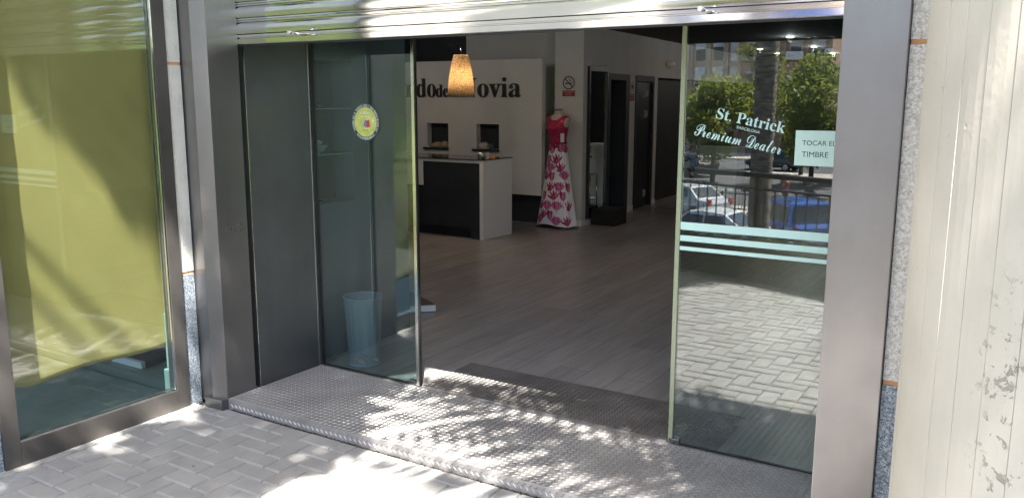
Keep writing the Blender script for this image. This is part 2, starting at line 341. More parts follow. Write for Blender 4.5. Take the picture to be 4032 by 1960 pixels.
# portal
po = thing('door_portal', 'brushed metal portal framing the wide shop entrance', 'door frame', (-2.0, 2.8, 0))
bpy.context.view_layer.update()
part('left_jamb', MB().extr([(-3.49, 2.785), (-3.565, 2.752), (-3.69, 2.790), (-3.75, 2.80), (-3.75, 2.975), (-3.49, 2.975)], -.04, 2.5, axis='z'), STEEL, po, .002)
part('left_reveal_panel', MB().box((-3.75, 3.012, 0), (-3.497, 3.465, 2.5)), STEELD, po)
part('edge_trim', MB().box((-3.499, 3.009, .001), (-3.4935, 3.014, 2.5)).box((-3.499, 3.461, .001), (-3.4935, 3.466, 2.5)), CHROME, po)
gm = MB().box((-3.60, 2.975, 0), (-3.535, 3.012, 2.5))
for i in range(26): gm.box((-3.535, 2.977, .08 + i * .07), (-3.528, 3.007, .088 + i * .07), 1)
part('shutter_guide', gm, [BLACK, CHROMED], po)
part('right_jamb', MB().box((-.540, 2.760, -.06), (-.352, 3.46, 2.5)), STEEL, po, .003)
part('lintel', MB().box((-3.49, 2.90, 2.30), (-.54, 2.97, 2.5)).box((-3.49, 3.40, 1.99), (-.541, 3.60, 2.5)), FRAMEM, po)
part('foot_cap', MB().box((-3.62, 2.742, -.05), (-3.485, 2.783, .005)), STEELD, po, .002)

# roller shutter, half raised
sh = thing('roller_shutter', 'glossy metal roller shutter half raised over the entrance', 'shutter', (-2.0, 2.985, 1.82)); bpy.context.view_layer.update()
X0, X1 = -3.535, -.545
part('bottom_rail', MB().extr([(2.978, 1.820), (2.975, 1.823), (2.972, 1.8455), (2.982, 1.849), (2.982, 1.852), (2.970, 1.8535), (2.970, 1.8655), (2.980, 1.868), (3.005, 1.868), (3.005, 1.820)], X0, X1), SHUT, sh)
part('rubber_seal', MB().box((X0, 2.984, 1.812), (X1, 2.996, 1.8199)), BLACK, sh)
for i in range(7):
    z = 1.868 + i * .078
    pr = [(2.984, 0), (2.976, .003)] + [(2.9755 - .0016 * math.sin(math.pi * k / 8), .003 + .048 * k / 8) for k in range(1, 8)] + [(2.977, .052), (2.984, .0545), (2.984, .056), (2.973, .0585), (2.9725, .064), (2.981, .066), (2.981, .0675), (2.973, .0695), (2.974, .075), (2.984, .0765), (2.984, .078), (2.995, .078), (2.995, 0)]
    part('slat', MB().extr([(y, z + q) for y, q in pr], X0, X1, smooth=False), SHUT, sh)
part('added_dark_backing', MB().box((X0, 3.0055, 1.822), (X1, 3.010, 2.41)), BLACK, sh)  # black sheet added so the shutter's back stays dark in the door glass
for px in (-3.03, -1.035):
    m = MB().tube((px + .0, 2.975, 1.852), (px, 2.885, 1.858), .0065, 14).tube((px, 2.9, 1.857), (px, 2.882, 1.858), .0082, 14)
    part('stop_pin', m, CHROME, sh)

# checker plates
def plate(x0, x1, y0, y1, lipz=None):
    mb = MB().box((x0, y0, -.055), (x1, y1, .004)); p = .0305
    def lug(cx, cy_, ang, plane='top'):
        L, W, H = .0125, .0030, .0031; c, s = math.cos(ang), math.sin(ang)
        pts = [(-L, 0, 0), (-L * .45, -W, 0), (L * .45, -W, 0), (L, 0, 0), (L * .45, W, 0), (-L * .45, W, 0), (-L * .6, 0, H), (L * .6, 0, H)]
        vs = []
        for a, b, h in pts:
            u, v = a * c - b * s, a * s + b * c
            vs.append((cx + u, cy_ + v, .004 + h) if plane == 'top' else (cx + u, y0 - h, cy_ + v))
        mb.add(vs, [(0, 1, 6), (1, 2, 7, 6), (2, 3, 7), (3, 4, 7), (4, 5, 6, 7), (5, 0, 6)], 0, False)
    ny = int((y1 - y0) / p); nx = int((x1 - x0) / p)
    for i in range(nx):
        for j in range(ny):
            bx, by = x0 + .014 + i * p, y0 + .014 + j * p
            lug(bx, by, R(45) + random.uniform(-.06, .06))
            if by + p / 2 < y1 - .01 and bx + p / 2 < x1 - .01: lug(bx + p / 2, by + p / 2, R(-45) + random.uniform(-.06, .06))
        if lipz:
            lug(x0 + .014 + i * p, -.012, R(45), 'lip'); lug(x0 + .014 + (i + .5) * p, -.03, R(-45), 'lip')
    return mb
pl = plate(-3.488, -.10, 2.785, 3.468, True).build('threshold_plate', PLATE, fix=False)
tag(pl, 'wide ribbed checker plate ramp under the shutter with its raised front lip', 'metal plate')
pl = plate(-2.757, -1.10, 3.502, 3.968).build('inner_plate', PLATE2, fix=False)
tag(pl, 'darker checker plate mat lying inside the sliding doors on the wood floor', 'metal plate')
tag(box('door_track', (-3.49, 3.470, -.02), (-.54, 3.500, -.002), BLACK), 'narrow black floor track between the two checker plates', 'track')

def grit():
    g = np.random.default_rng(9); n = 900; x = -3.45 + 3.0 * g.random(n) ** 1.4; P = np.stack([x, 2.781 - .010 * g.random(n) ** 2, np.full(n, -.049)], 1)
    v, f = leaf_cloud(P, .0045, 2); o = leaf_obj('joint_grit', v, f, mat('dark_grit', (.06, .045, .035), .9, 0, .5, 60)); tag(o, kind='stuff')
    for i in range(9):
        x, y = random.uniform(-3.4, -1.9), random.uniform(1.9, 2.74)
        if i < 4: y = 2.77
        a = random.uniform(0, 6.3); t = MB(); L = random.uniform(.008, .016)
        t.add([(-L, 0, .001), (0, -L * .35, .004), (L, 0, .002), (0, L * .35, .003)], [(0, 1, 2, 3)])
        o = t.build('dry_leaf', mat('dry_leaf_%d' % i, (.20, .11, .05), .8)); o.location = (x, y, -.0475); o.rotation_euler = (0, 0, a)
        tag(o, 'tiny dry leaf lying on the pavers near the shop entrance', 'leaf', 'tiny dry leaves on the pavers')
LATE = [grit]
# sliding glass doors
def glass_door(name, label, x0, x1, edge_x, clipx):
    t = thing(name, label, 'door', ((x0 + x1) / 2, 3.48, 0)); bpy.context.view_layer.update()
    part('glass', MB().box((x0, 3.475, .012), (x1, 3.485, 1.995)), GL_D, t)
    e0, e1 = edge_x
    part('edge_profile', MB().box((e0, 3.470, .008), (e1, 3.490, 1.995)), GLEDGE if x0 > -2 else CHROME, t)
    part('floor_clip', MB().box((clipx, 3.466, .004), (clipx + .05, 3.494, .03)), CHROMED, t, .003)
    part('bottom_seal', MB().box((x0, 3.473, .005), (x1, 3.487, .0119)), BLACK, t)
    return t
dl = glass_door('sliding_door', 'left sliding glass door leaf with the round sticker, in front of the mesh bin', -3.484, -2.778, (-2.777, -2.758), -2.83)
part('side_profile', MB().box((-3.492, 3.469, .005), (-3.478, 3.491, 1.995)), BLACK, dl)
part('rubber_edge', MB().box((-2.7575, 3.472, .008), (-2.752, 3.488, 1.995)), BLACK, dl)
dr = glass_door('sliding_door', 'right sliding glass door leaf with mint stripes and white lettering', -1.297, -.45, (-1.318, -1.298), -1.315)
for z0, z1 in ((.992, 1.026), (.943, .968), (.902, .919)):
    part('frosted_stripe', MB().box((-1.2965, 3.4725, z0), (-.45, 3.4742, z1)), VINYL, dr)
def vt(body, x, z, w, tilt, h=None, m=VINYL):
    o = text('vinyl_lettering', body, x, 3.4735, z, w, m, height=h, tilt=tilt); bpy.context.view_layer.update(); rel(o, dr); return o
vt('\U0001D412\U0001D42D. \U0001D40F\U0001D41A\U0001D42D\U0001D42B\U0001D422\U0001D41C\U0001D424', -1.160, 1.474, .290, R(-11.5))
vt('BARCELONA', -1.070, 1.433, .098, R(-12))
vt('\U0001D4DF\U0001D4FB\U0001D4EE\U0001D4F6\U0001D4F2\U0001D4FE\U0001D4F6 \U0001D4D3\U0001D4EE\U0001D4EA\U0001D4F5\U0001D4EE\U0001D4FB', -1.252, 1.402, .372, R(-11), .052)
def notice():
    t = thing('paper_notice', 'mint paper notice reading TOCAR EL TIMBRE taped on the right glass door', 'notice', (-.73, 3.47, 1.36)); bpy.context.view_layer.update()
    part('sheet', MB().box((-.829, 3.4715, 1.291), (-.625, 3.4730, 1.430)), PAPER, t)
    for b, x, z, w in (('TOCAR EL', -.802, 1.372, .128), ('TIMBRE', -.801, 1.326, .101)):
        o = text('lettering', b, x, 3.4710, z, w, INK); bpy.context.view_layer.update(); rel(o, t)
notice()
def sticker():
    cx, cz, y = -3.096, 1.428, 3.4738
    t = thing('round_sticker', 'round green and yellow promotional sticker with a black lettered rim on the left glass door', 'sticker', (cx, y, cz)); bpy.context.view_layer.update()
    disc = lambda r, yy, sx=1: MB().add([(cx + r * math.cos(2 * math.pi * i / 48), yy, cz + r * math.sin(2 * math.pi * i / 48)) for i in range(48)], [tuple(range(48))])
    part('rim', disc(.097, y), mat('sticker_rim', (.02, .03, .03), .5), t); part('rim_line', disc(.0955, y - .0003), mat('sticker_line', (.5, .55, .5), .5), t)
    part('ring', disc(.0945, y - .0006), mat('sticker_ring', (.02, .035, .035), .5), t)
    part('face', disc(.079, y - .0009), mat('sticker_yellow', (.55, .58, .16), .5, 0, .12, 30), t)
    W = mat('sticker_white', (.85, .88, .85), .5); Rd = mat('sticker_red', (.55, .05, .08), .5); Bl = mat('sticker_blue', (.05, .2, .5), .5)
    def ring_text(body, a0, a1, r, flip=False):
        n = len(body)
        for i, ch in enumerate(body):
            if ch == ' ': continue
            a = a0 + (a1 - a0) * (i + .5) / n
            me = text_mesh(ch); cs = np.array([v.co[:] for v in me.vertices]); w = cs[:, 0].max() - cs[:, 0].min(); x00 = cs[:, 0].min()
            s = .0155
            for v in me.vertices:
                u = (v.co.x - x00 - w / 2) * s * .8; q = v.co.y * s
                if flip: rr, tt = r + .0115 - q, a + u / r
                else: rr, tt = r + q, a - u / r
                v.co = (cx + rr * math.cos(tt), y - .0012, cz + rr * math.sin(tt))
            mbs.append(me)
    mbs = []
    ring_text('ENCUENTRA AQUI EL TESORO DE LORCA Y GANA PREMIOS EN METALICO', R(212), R(-32), .0815)
    ring_text('WWW.ELTESORODELORCA.ES', R(228), R(312), .0815, True)
    mb = MB()
    for me in mbs: mb.add([v.co[:] for v in me.vertices], [tuple(p.vertices) for p in me.polygons])
    part('rim_lettering', mb, W, t, fix=False)
    for b, x, z, w in (('EL TESORO', -.036, .044, .068), ('DE LORCA', -.028, .026, .056)):
        o = text('lettering', b, cx + x, y - .0012, cz + z, w, W); bpy.context.view_layer.update(); rel(o, t)
    part('bag_print', MB().add([(cx + .004, y - .0012, cz - .03), (cx + .032, y - .0012, cz - .026), (cx + .028, y - .0012, cz + .012), (cx + .006, y - .0012, cz + .009)], [(0, 1, 2, 3)])
         .add([(cx - .014, y - .0012, cz - .022), (cx + .002, y - .0012, cz - .028), (cx + .004, y - .0012, cz + .01), (cx - .004, y - .0012, cz + .013)], [(0, 1, 2, 3)], 1), [Rd, Bl], t, fix=False)
    mm = MB()
    for i in range(7):
        a = R(-70 + i * 17); mm.box((cx + .04 + .012 * math.cos(a), y - .0012, cz - .03 + i * .008), (cx + .043 + .012 * math.cos(a), y - .0011, cz - .026 + i * .008))
    mm.box((cx + .045, y - .0012, cz + .006), (cx + .063, y - .0011, cz + .010)).box((cx + .052, y - .0012, cz - .001), (cx + .056, y - .0011, cz + .017))
    part('map_print', mm, W, t)
    o = text('lettering', 'Lorca', cx - .018, y - .0012, cz - .048, .036, INK); bpy.context.view_layer.update(); rel(o, t)
sticker()

# shop window with curtain
wi = thing('shop_window', 'tall shop window in a dark metal frame with a sloping shadow across it', 'window', (-3.69, 2.2, 0)); bpy.context.view_layer.update()
part('frame', MB().box((-3.745, 1.755, -.048), (-3.687, 1.826, 2.5)).box((-3.745, 2.630, -.048), (-3.687, 2.7015, 2.5)).box((-3.745, 1.826, -.048), (-3.684, 2.630, .060)).box((-3.745, 1.826, 2.40), (-3.686, 2.630, 2.5)), FRAMEM, wi, .0015)
part('glazing_bead', MB().box((-3.700, 1.826, .0605), (-3.688, 2.630, .068)).box((-3.700, 2.622, .068), (-3.689, 2.6298, 2.40)), CHROME, wi)
part('glass', MB().box((-3.715, 1.827, .062), (-3.704, 2.6285, 2.399)), GL_W, wi)
def curtain():
    ny, nz = 90, 90; vs = []
    for j in range(nz + 1):
        for i in range(ny + 1):
            y = 1.55 + 1.15 * i / ny
            zb = .268 + .012 * math.sin(y * 9) + (.02 * max(0, y - 2.4) / .25) + .5 * 0
            if y < 1.95: zb += .05 * (1.95 - y) / .2
            z = zb + (2.42 - zb) * j / nz
            x = -3.80 + .004 * math.sin(y * 5 + z * 1.1) + .0016 * math.sin(y * 38 + 3 * math.sin(z * 2.1 + y) + z * 26) * (1 if z < 1.6 else .3) + .012 * math.sin(y * 2.3 + .4) * max(0, 1 - z)
            vs.append((x, y, z))
    W1 = ny + 1
    mb = MB().add(vs, [(j * W1 + i, j * W1 + i + 1, (j + 1) * W1 + i + 1, (j + 1) * W1 + i) for j in range(nz) for i in range(ny)], 0, True)
    o = mb.build('curtain', mat('olive_cloth', (.44, .335, .12), .9, 0, .05, 3, .25, 700, trans=((.34, .26, .08), .10)), fix=False)
    s = o.modifiers.new('Solidify', 'SOLIDIFY'); s.thickness = .002
    tag(o, 'plain olive green curtain hanging behind the left shop window glass', 'curtain')
curtain()
tag(MB().box((-4.62, 2.86, -.002), (-4.33, 2.885, .035), 0).box((-4.62, 2.885, -.002), (-4.33, 3.18, .033), 1).build('display_plinth', [mat('mint_white_edge', (.55, .62, .60), .5), BLACK]), 'low black display board with a pale front edge inside the left window', 'plinth')
tag(MB().box((-3.80, 2.655, .155), (-3.765, 2.70, .45)).box((-3.80, 2.635, .04), (-3.762, 2.70, .155)).build('white_post', mat('pale_mint_paint', (.22, .33, .31), .5), bevel=.006), 'short pale post with a thicker foot in the corner of the left window', 'post')
tag(MB().box((-8.8, 3.2, -.3), (-3.76, 3.32, 2.8)).build('wall_window_bay', GREYB), kind='structure')

# concrete column
def column():
    Rr = .55; cx, cy_ = .325 + .002, 2.06; n = 53; nz = 150; vs = []
    dl_ = 2 * math.pi / n
    segs = []
    for i in range(n):
        a = i * dl_ + .115
        segs += [(a - dl_ * .485, 0), (a - dl_ * .2, .0003), (a + dl_ * .2, .0003), (a + dl_ * .485, 0), (a + dl_ * .5, -.0035)]
    for j in range(nz + 1):
        z = -.06 + 4.9 * j / nz
        for k, (a, d) in enumerate(segs):
            r = Rr + d + .0008 * math.sin(z * 1.3 + (k // 5) * 1.7)
            vs.append((cx + r * math.cos(a), cy_ + r * math.sin(a), z))
    m = len(segs)
    mb = MB().add(vs, [(j * m + i, j * m + (i + 1) % m, (j + 1) * m + (i + 1) % m, (j + 1) * m + i) for j in range(nz) for i in range(m)], 0, False)
    c = mat('board_marked_concrete', (.50, .47, .41), .88, 0, .08, 2.2, .0, 30, stain=.10)
    nt = c.node_tree; b = nt.nodes['Principled BSDF']; tc = nt.nodes.new('ShaderNodeTexCoord'); L = nt.links.new
    n1 = nt.nodes.new('ShaderNodeTexNoise'); n1.inputs['Scale'].default_value = 55; n1.inputs['Detail'].default_value = 8; L(tc.outputs['Object'], n1.inputs['Vector'])
    v = nt.nodes.new('ShaderNodeTexVoronoi'); v.inputs['Scale'].default_value = 24; L(tc.outputs['Object'], v.inputs['Vector'])
    mr = nt.nodes.new('ShaderNodeMapRange'); mr.inputs[1].default_value = .0; mr.inputs[2].default_value = .13; L(v.outputs['Distance'], mr.inputs[0])
    n3 = nt.nodes.new('ShaderNodeTexNoise'); n3.inputs['Scale'].default_value = 3.2; n3.inputs['Detail'].default_value = 3; L(tc.outputs['Object'], n3.inputs['Vector'])
    th = nt.nodes.new('ShaderNodeMapRange'); th.inputs[1].default_value = .52; th.inputs[2].default_value = .60; L(n3.outputs[0], th.inputs[0])
    # pits only where th is high
    inv = nt.nodes.new('ShaderNodeMath'); inv.operation = 'SUBTRACT'; inv.inputs[0].default_value = 1; L(mr.outputs[0], inv.inputs[1])
    pit = nt.nodes.new('ShaderNodeMath'); pit.operation = 'MULTIPLY'; L(inv.outputs[0], pit.inputs[0]); L(th.outputs[0], pit.inputs[1])
    # crumbled honeycomb patches
    n4 = nt.nodes.new('ShaderNodeTexNoise'); n4.inputs['Scale'].default_value = 26; n4.inputs['Detail'].default_value = 10; n4.inputs['Roughness'].default_value = .72; n4.inputs['Distortion'].default_value = .3; L(tc.outputs['Object'], n4.inputs['Vector'])
    sx = nt.nodes.new('ShaderNodeSeparateXYZ'); L(tc.outputs['Object'], sx.inputs[0])
    rx = nt.nodes.new('ShaderNodeMapRange'); rx.inputs[1].default_value = -.075; rx.inputs[2].default_value = -.01; L(sx.outputs[0], rx.inputs[0])
    rz = nt.nodes.new('ShaderNodeMapRange'); rz.inputs[1].default_value = 1.30; rz.inputs[2].default_value = 1.15; L(sx.outputs[2], rz.inputs[0])
    q = nt.nodes.new('ShaderNodeMath'); q.operation = 'MULTIPLY'; L(rx.outputs[0], q.inputs[0]); L(rz.outputs[0], q.inputs[1])
    r4 = nt.nodes.new('ShaderNodeMapRange'); r4.inputs[1].default_value = .56; r4.inputs[2].default_value = .63; L(n4.outputs[0], r4.inputs[0])
    cr = nt.nodes.new('ShaderNodeMath'); cr.operation = 'MULTIPLY'; L(q.outputs[0], cr.inputs[0]); L(r4.outputs[0], cr.inputs[1])
    s1 = nt.nodes.new('ShaderNodeMath'); s1.operation = 'MULTIPLY_ADD'; s1.inputs[1].default_value = .22; L(n1.outputs[0], s1.inputs[0])
    s2 = nt.nodes.new('ShaderNodeMath'); s2.operation = 'ADD'; L(pit.outputs[0], s2.inputs[0]); L(cr.outputs[0], s2.inputs[1])
    neg = nt.nodes.new('ShaderNodeMath'); neg.operation = 'MULTIPLY'; neg.inputs[1].default_value = -1; L(s2.outputs[0], neg.inputs[0]); L(neg.outputs[0], s1.inputs[2])
    bp = nt.nodes.new('ShaderNodeBump'); bp.inputs['Strength'].default_value = 1.0; bp.inputs['Distance'].default_value = .003; L(s1.outputs[0], bp.inputs['Height']); L(bp.outputs[0], b.inputs['Normal'])
    o = mb.build('concrete_column', c); tag(o, 'thick round board marked concrete column with pitted patches beside the entrance', 'column')
column()

# ================================================================ INSIDE THE SHOP
def bin_():
    t = thing('waste_bin', 'tall pale blue wire mesh waste bin standing behind the left glass door', 'bin', (-3.295, 3.63, 0)); bpy.context.view_layer.update()
    m = bpy.data.materials.new('perforated_mesh'); m.use_nodes = True; nt = m.node_tree; b = nt.nodes['Principled BSDF']; L = nt.links.new
    b.inputs['Base Color'].default_value = (.34, .40, .47, 1); b.inputs['Roughness'].default_value = .5; b.inputs['Metallic'].default_value = .1
    tc = nt.nodes.new('ShaderNodeTexCoord'); mp = nt.nodes.new('ShaderNodeMapping'); mp.inputs['Scale'].default_value = (1, 1, 1); L(tc.outputs['UV'], mp.inputs[0])
    ck = nt.nodes.new('ShaderNodeTexChecker'); ck.inputs['Scale'].default_value = 1; L(mp.outputs[0], ck.inputs[0])
    tr = nt.nodes.new('ShaderNodeBsdfTransparent'); mx = nt.nodes.new('ShaderNodeMixShader')
    sc = nt.nodes.new('ShaderNodeMath'); sc.operation = 'MULTIPLY'; sc.inputs[1].default_value = .95; L(ck.outputs['Fac'], sc.inputs[0])
    L(sc.outputs[0], mx.inputs[0]); L(b.outputs[0], mx.inputs[1]); L(tr.outputs[0], mx.inputs[2]); L(mx.outputs[0], nt.nodes['Material Output'].inputs[0])
    o = MB().lathe([(.088, .012), (.1135, .408)], n=96).build('mesh_body', m)
    uv = o.data.uv_layers.new()
    for lp in o.data.loops:
        c = o.data.vertices[lp.vertex_index].co; a = math.atan2(c.y, c.x) / (2 * math.pi)
        uv.data[lp.index].uv = (a * 120, c.z * 180)
    for pl_ in o.data.polygons:
        us = [uv.data[i].uv[0] for i in pl_.loop_indices]
        if max(us) - min(us) > 60:
            for i in pl_.loop_indices:
                if uv.data[i].uv[0] < 0: uv.data[i].uv[0] += 120
    o.parent = t
    W = mat('bin_rim_blue', (.30, .36, .44), .4)
    for R_, z, rr in ((.114, .410, .0045), (.088, .008, .007)):
        pts = [(R_ * math.cos(2 * math.pi * i / 40), R_ * math.sin(2 * math.pi * i / 40), z) for i in range(41)]; MB().path(pts, rr, 6).build('rim', W, t)
    MB().lathe([(.001, .010), (.086, .010)], n=40).build('base', W, t)
    g = MB()
    for i in range(26):
        a, q = random.uniform(0, 6.3), .07 * math.sqrt(random.random()); g.blob((q * math.cos(a), q * math.sin(a), .025), (.02, .014, .008), 7, 4, mi=i % 3, noise=.6)
    g.build('litter', [mat('crumpled_paper', (.6, .6, .5), .9), mat('leaf_litter', (.35, .36, .18), .9), mat('wrapper_red', (.5, .15, .1), .6)], t)
bin_()

# shoe niche with glass shelves beside the entrance
nt_ = thing('display_niche', 'tall dark display niche with glass shelves in the partition behind the left glass door', 'shelf', (-3.64, 3.7, .94)); bpy.context.view_layer.update()
part('niche_back', MB().box((-3.72, 3.505, .945), (-3.71, 3.865, 1.765)), mat('niche_dark', (.05, .06, .07), .7), nt_)
for z in (1.23, 1.495): part('glass_shelf', MB().box((-3.70, 3.51, z - .004), (-3.552, 3.862, z + .002)), mat('shelf_glass', (.25, .35, .36), .15), nt_)
def shoe(label, p, m, rz):
    t = thing('display_shoe', label, 'shoe', p, rz)
    b = MB(); pts = []
    for k in range(9):
        u = k / 8; w = .012 + .016 * math.sin(math.pi * min(1, u * 1.2 + .05)); h = .012 + .045 * (1 - u) ** 1.4; z0 = .05 * (1 - u) ** 2
        for i in range(10):
            a = 2 * math.pi * i / 10; pts.append((.11 * u - .055, w * math.cos(a), z0 + h * .5 + h * .5 * math.sin(a)))
    b.add(pts, [(k * 10 + i, k * 10 + (i + 1) % 10, (k + 1) * 10 + (i + 1) % 10, (k + 1) * 10 + i) for k in range(8) for i in range(10)], 0, True)
    b.build('upper', m, t); MB().tube((-.048, 0, .05), (-.044, 0, 0), .010, 8, r2=.004).build('heel', m, t)
    MB().path([(-.04, .02, .06), (-.03, .025, .09), (-.03, -.025, .09), (-.04, -.02, .06)], .003, 5).build('strap', m, t)
shoe('bronze heeled sandal on the upper glass shelf of the niche', (-3.60, 3.60, 1.497), mat('bronze_leather', (.50, .30, .14), .25, .8), R(70))
shoe('silver heeled shoe at the bottom of the niche', (-3.60, 3.60, .945), mat('silver_leather', (.5, .5, .5), .2, .9), R(70))
sc_ = thing('shell_bowl', 'pale teal bowl with a white shell on the middle niche shelf', 'bowl', (-3.62, 3.62, 1.232))
MB().lathe([(.02, 0), (.05, .02), (.07, .05), (.066, .05), (.04, .02)], n=24).build('bowl', mat('teal_ceramic', (.20, .38, .40), .4), sc_)
MB().blob((0, 0, .065), (.05, .02, .018), noise=.2).build('shell', WHITE, sc_)

# counter
ct = thing('reception_counter', 'white and dark grey reception counter with a shiny black top', 'counter', (-5.8, 8.0, 0)); bpy.context.view_layer.update()
part('side_panel', MB().box((-5.222, 7.700, 0), (-5.172, 8.300, .884)), WHITE, ct, .002)
part('apron', MB().box((-7.2, 7.702, .852), (-5.222, 8.30, .884)).box((-6.90, 7.698, .575), (-6.011, 7.72, .852)), WHITE, ct)
part('front_panel', MB().box((-6.01, 7.708, .12), (-5.223, 7.74, .8515)).box((-7.2, 7.73, .12), (-6.01, 7.76, .8515)).box((-5.345, 7.709, 0), (-5.223, 7.76, .12)), DARK, ct)
part('plinth', MB().box((-7.2, 7.80, 0), (-5.35, 7.84, .12)), DARK, ct)
part('top', MB().box((-7.2, 7.692, .8842), (-5.166, 8.306, .893)), DARKG, ct, .001)
tk = thing('pen_cup', 'round silver and black pen cup on the counter', 'cup', (-5.30, 7.86, .893))
MB().lathe([(.001, .0), (.04, .0), (.042, .075), (.038, .075), (.036, .004)], n=24).build('cup', mat('striped_metal', (.55, .55, .55), .25, .9, .8, 20), tk)
tk = thing('card_holder', 'small clear card holder beside the pen cup on the counter', 'holder', (-5.22, 7.86, .893))
MB().box((-.018, -.02, 0), (.018, .02, .006)).box((-.018, .008, .006), (.018, .012, .075)).build('holder', mat('clear_grey', (.35, .36, .38), .2), tk)
tag(MB().box((-5.29, 7.98, .893), (-5.20, 8.04, .913)).build('orange_box', mat('orange_card', (.55, .18, .05), .6), bevel=.003), 'small flat orange box lying on the counter corner', 'box')

# sign wall with niches
sg = thing('sign_wall', 'free standing off white panel wall with two square niches behind the counter', 'wall panel', (-6.5, 9.15, 0)); bpy.context.view_layer.update()
def holed():
    mb = MB(); xs = [-8.3, -7.02, -6.67, -6.22, -5.87, -5.24]; zs_ = [.36, .915, 1.235, 2.04]; y0, y1 = 9.105, 9.19
    for i in range(5):
        for j in range(3):
            if j == 1 and i in (1, 3): continue
            mb.box((xs[i], y0, zs_[j]), (xs[i + 1], y1, zs_[j + 1]))
    return mb
part('panel', holed(), WHITEM, sg)
for x0 in (-7.02, -6.22):
    part('niche_box', MB().box((x0 - .01, 9.19, .905), (x0, 9.42, 1.245)).box((x0 + .35, 9.19, .905), (x0 + .36, 9.42, 1.245)).box((x0 - .01, 9.42, .905), (x0 + .36, 9.43, 1.245)).box((x0, 9.19, 1.235), (x0 + .35, 9.42, 1.245)).box((x0, 9.19, .905), (x0 + .35, 9.42, .915)), [WHITEM if x0 > -6.5 else WHITEM], sg)
    part('niche_lining', MB().box((x0 + .10, 9.405, .92), (x0 + .349, 9.419, 1.234)).box((x0 + .335, 9.2, .92), (x0 + .349, 9.405, 1.234)), DARK, sg)
    part('niche_shelf', MB().box((x0 - .055, 9.075, .890), (x0 + .355, 9.40, .9148)), DARK, sg)
part('panel_legs', MB().box((-8.2, 9.2, 0), (-5.3, 9.25, 2.0)), DARK, sg)
st = thing('shop_name_sign', 'raised black lettering El Mundo de la Novia on the off white panel wall', 'sign', (-6.5, 9.1, 1.58)); bpy.context.view_layer.update()
Bd = lambda s: ''.join(chr(0x1D400 + ord(c) - 65) if c.isupper() else (chr(0x1D41A + ord(c) - 97) if c.islower() else c) for c in s)
for b, x, w, h in ((Bd('Novia'), -6.47, .925, .25), (Bd('la'), -6.62, .12, .165), (Bd('de'), -6.855, .20, .165), (Bd('Mundo'), -7.86, 1.0, .25), (Bd('El'), -8.2, .28, .25)):
    o = text('lettering', b, x, 9.088, 1.578, w, LETTER, thick=.0165, height=h); bpy.context.view_layer.update(); rel(o, st)
vg = thing('shell_figurine', 'cream veiled figurine standing in the left niche', 'figurine', (-6.83, 9.25, .915))
CR = mat('cream_resin', (.62, .55, .42), .6)
MB().lathe([(.03, 0), (.045, .03), (.03, .09), (.035, .15), (.02, .19), (.026, .215), (.012, .245), (.001, .25)], n=16).build('body', CR, vg)
vb = tag(MB().blob((-6.90, 9.16, .945), (.09, .05, .035), noise=.5).blob((-6.76, 9.15, .95), (.07, .05, .045), noise=.5).build('driftwood_coral', mat('sand_coral', (.40, .32, .2), .9)), 'rough sandy coral piece on the left niche shelf', 'ornament')
tag(MB().blob((-6.12, 9.14, .95), (.075, .05, .05), noise=.45).build('seashell', mat('pale_shell', (.55, .52, .46), .6)), 'large pale seashell on the right niche shelf', 'shell')
tag(MB().path([(-6.02 + .05 * math.cos(i * .9), 9.13 + .03 * math.sin(i * .9), .925 + .004 * i) for i in range(16)], .005, 5).build('silver_wreath', mat('silver_wire', (.5, .5, .5), .3, .9)), 'small silver wire wreath beside the seashell', 'ornament')

# pendant lamp
SHADE = bpy.data.materials.new('lamp_shade_mosaic'); SHADE.use_nodes = True
def shade():
    nt = SHADE.node_tree; b = nt.nodes['Principled BSDF']; L = nt.links.new
    tc = nt.nodes.new('ShaderNodeTexCoord'); v = nt.nodes.new('ShaderNodeTexVoronoi'); v.inputs['Scale'].default_value = 75; v.feature = 'DISTANCE_TO_EDGE'; L(tc.outputs['Object'], v.inputs['Vector'])
    r = nt.nodes.new('ShaderNodeValToRGB'); r.color_ramp.elements[0].position = .0; r.color_ramp.elements[0].color = (.12, .07, .03, 1); r.color_ramp.elements[1].position = .16; r.color_ramp.elements[1].color = (.72, .62, .47, 1); L(v.outputs['Distance'], r.inputs[0])
    b.inputs['Roughness'].default_value = .5; L(r.outputs[0], b.inputs['Base Color'])
    tr = nt.nodes.new('ShaderNodeBsdfTranslucent'); L(r.outputs[0], tr.inputs[0]); mx = nt.nodes.new('ShaderNodeMixShader'); mx.inputs[0].default_value = .55
    L(b.outputs[0], mx.inputs[1]); L(tr.outputs[0], mx.inputs[2]); L(mx.outputs[0], nt.nodes['Material Output'].inputs[0])
shade()
lp = thing('pendant_lamp', 'lit amber mosaic pendant lamp hanging over the counter', 'lamp', (-5.317, 7.5, 2.42))
MB().lathe([(.074, -.405), (.082, -.42), (.115, -.56), (.135, -.70), (.146, -.846), (.143, -.846), (.132, -.70), (.112, -.56), (.079, -.42)], n=40).build('lamp_shade', SHADE, lp)
MB().lathe([(.001, -.402), (.075, -.404), (.075, -.41)], n=24).build('shade_cap', CHROMED, lp)
MB().tube((0, 0, -.40), (0, 0, -.31), .008, 10).build('rod', CHROME, lp)
MB().tube((0, 0, -.31), (0, 0, 0), .003, 6).path([(.0 + .09 * math.cos(a * .5) - .06, .03 * math.sin(a * .5), -.295 + .012 * math.sin(a * .5)) for a in range(13)], .0025, 5).build('cable', BLACK, lp)
MB().blob((0, 0, -.60), (.026, .026, .03), 16, 10).build('bulb', emit('lamp_filament', (1.0, .72, .36), 15), lp)
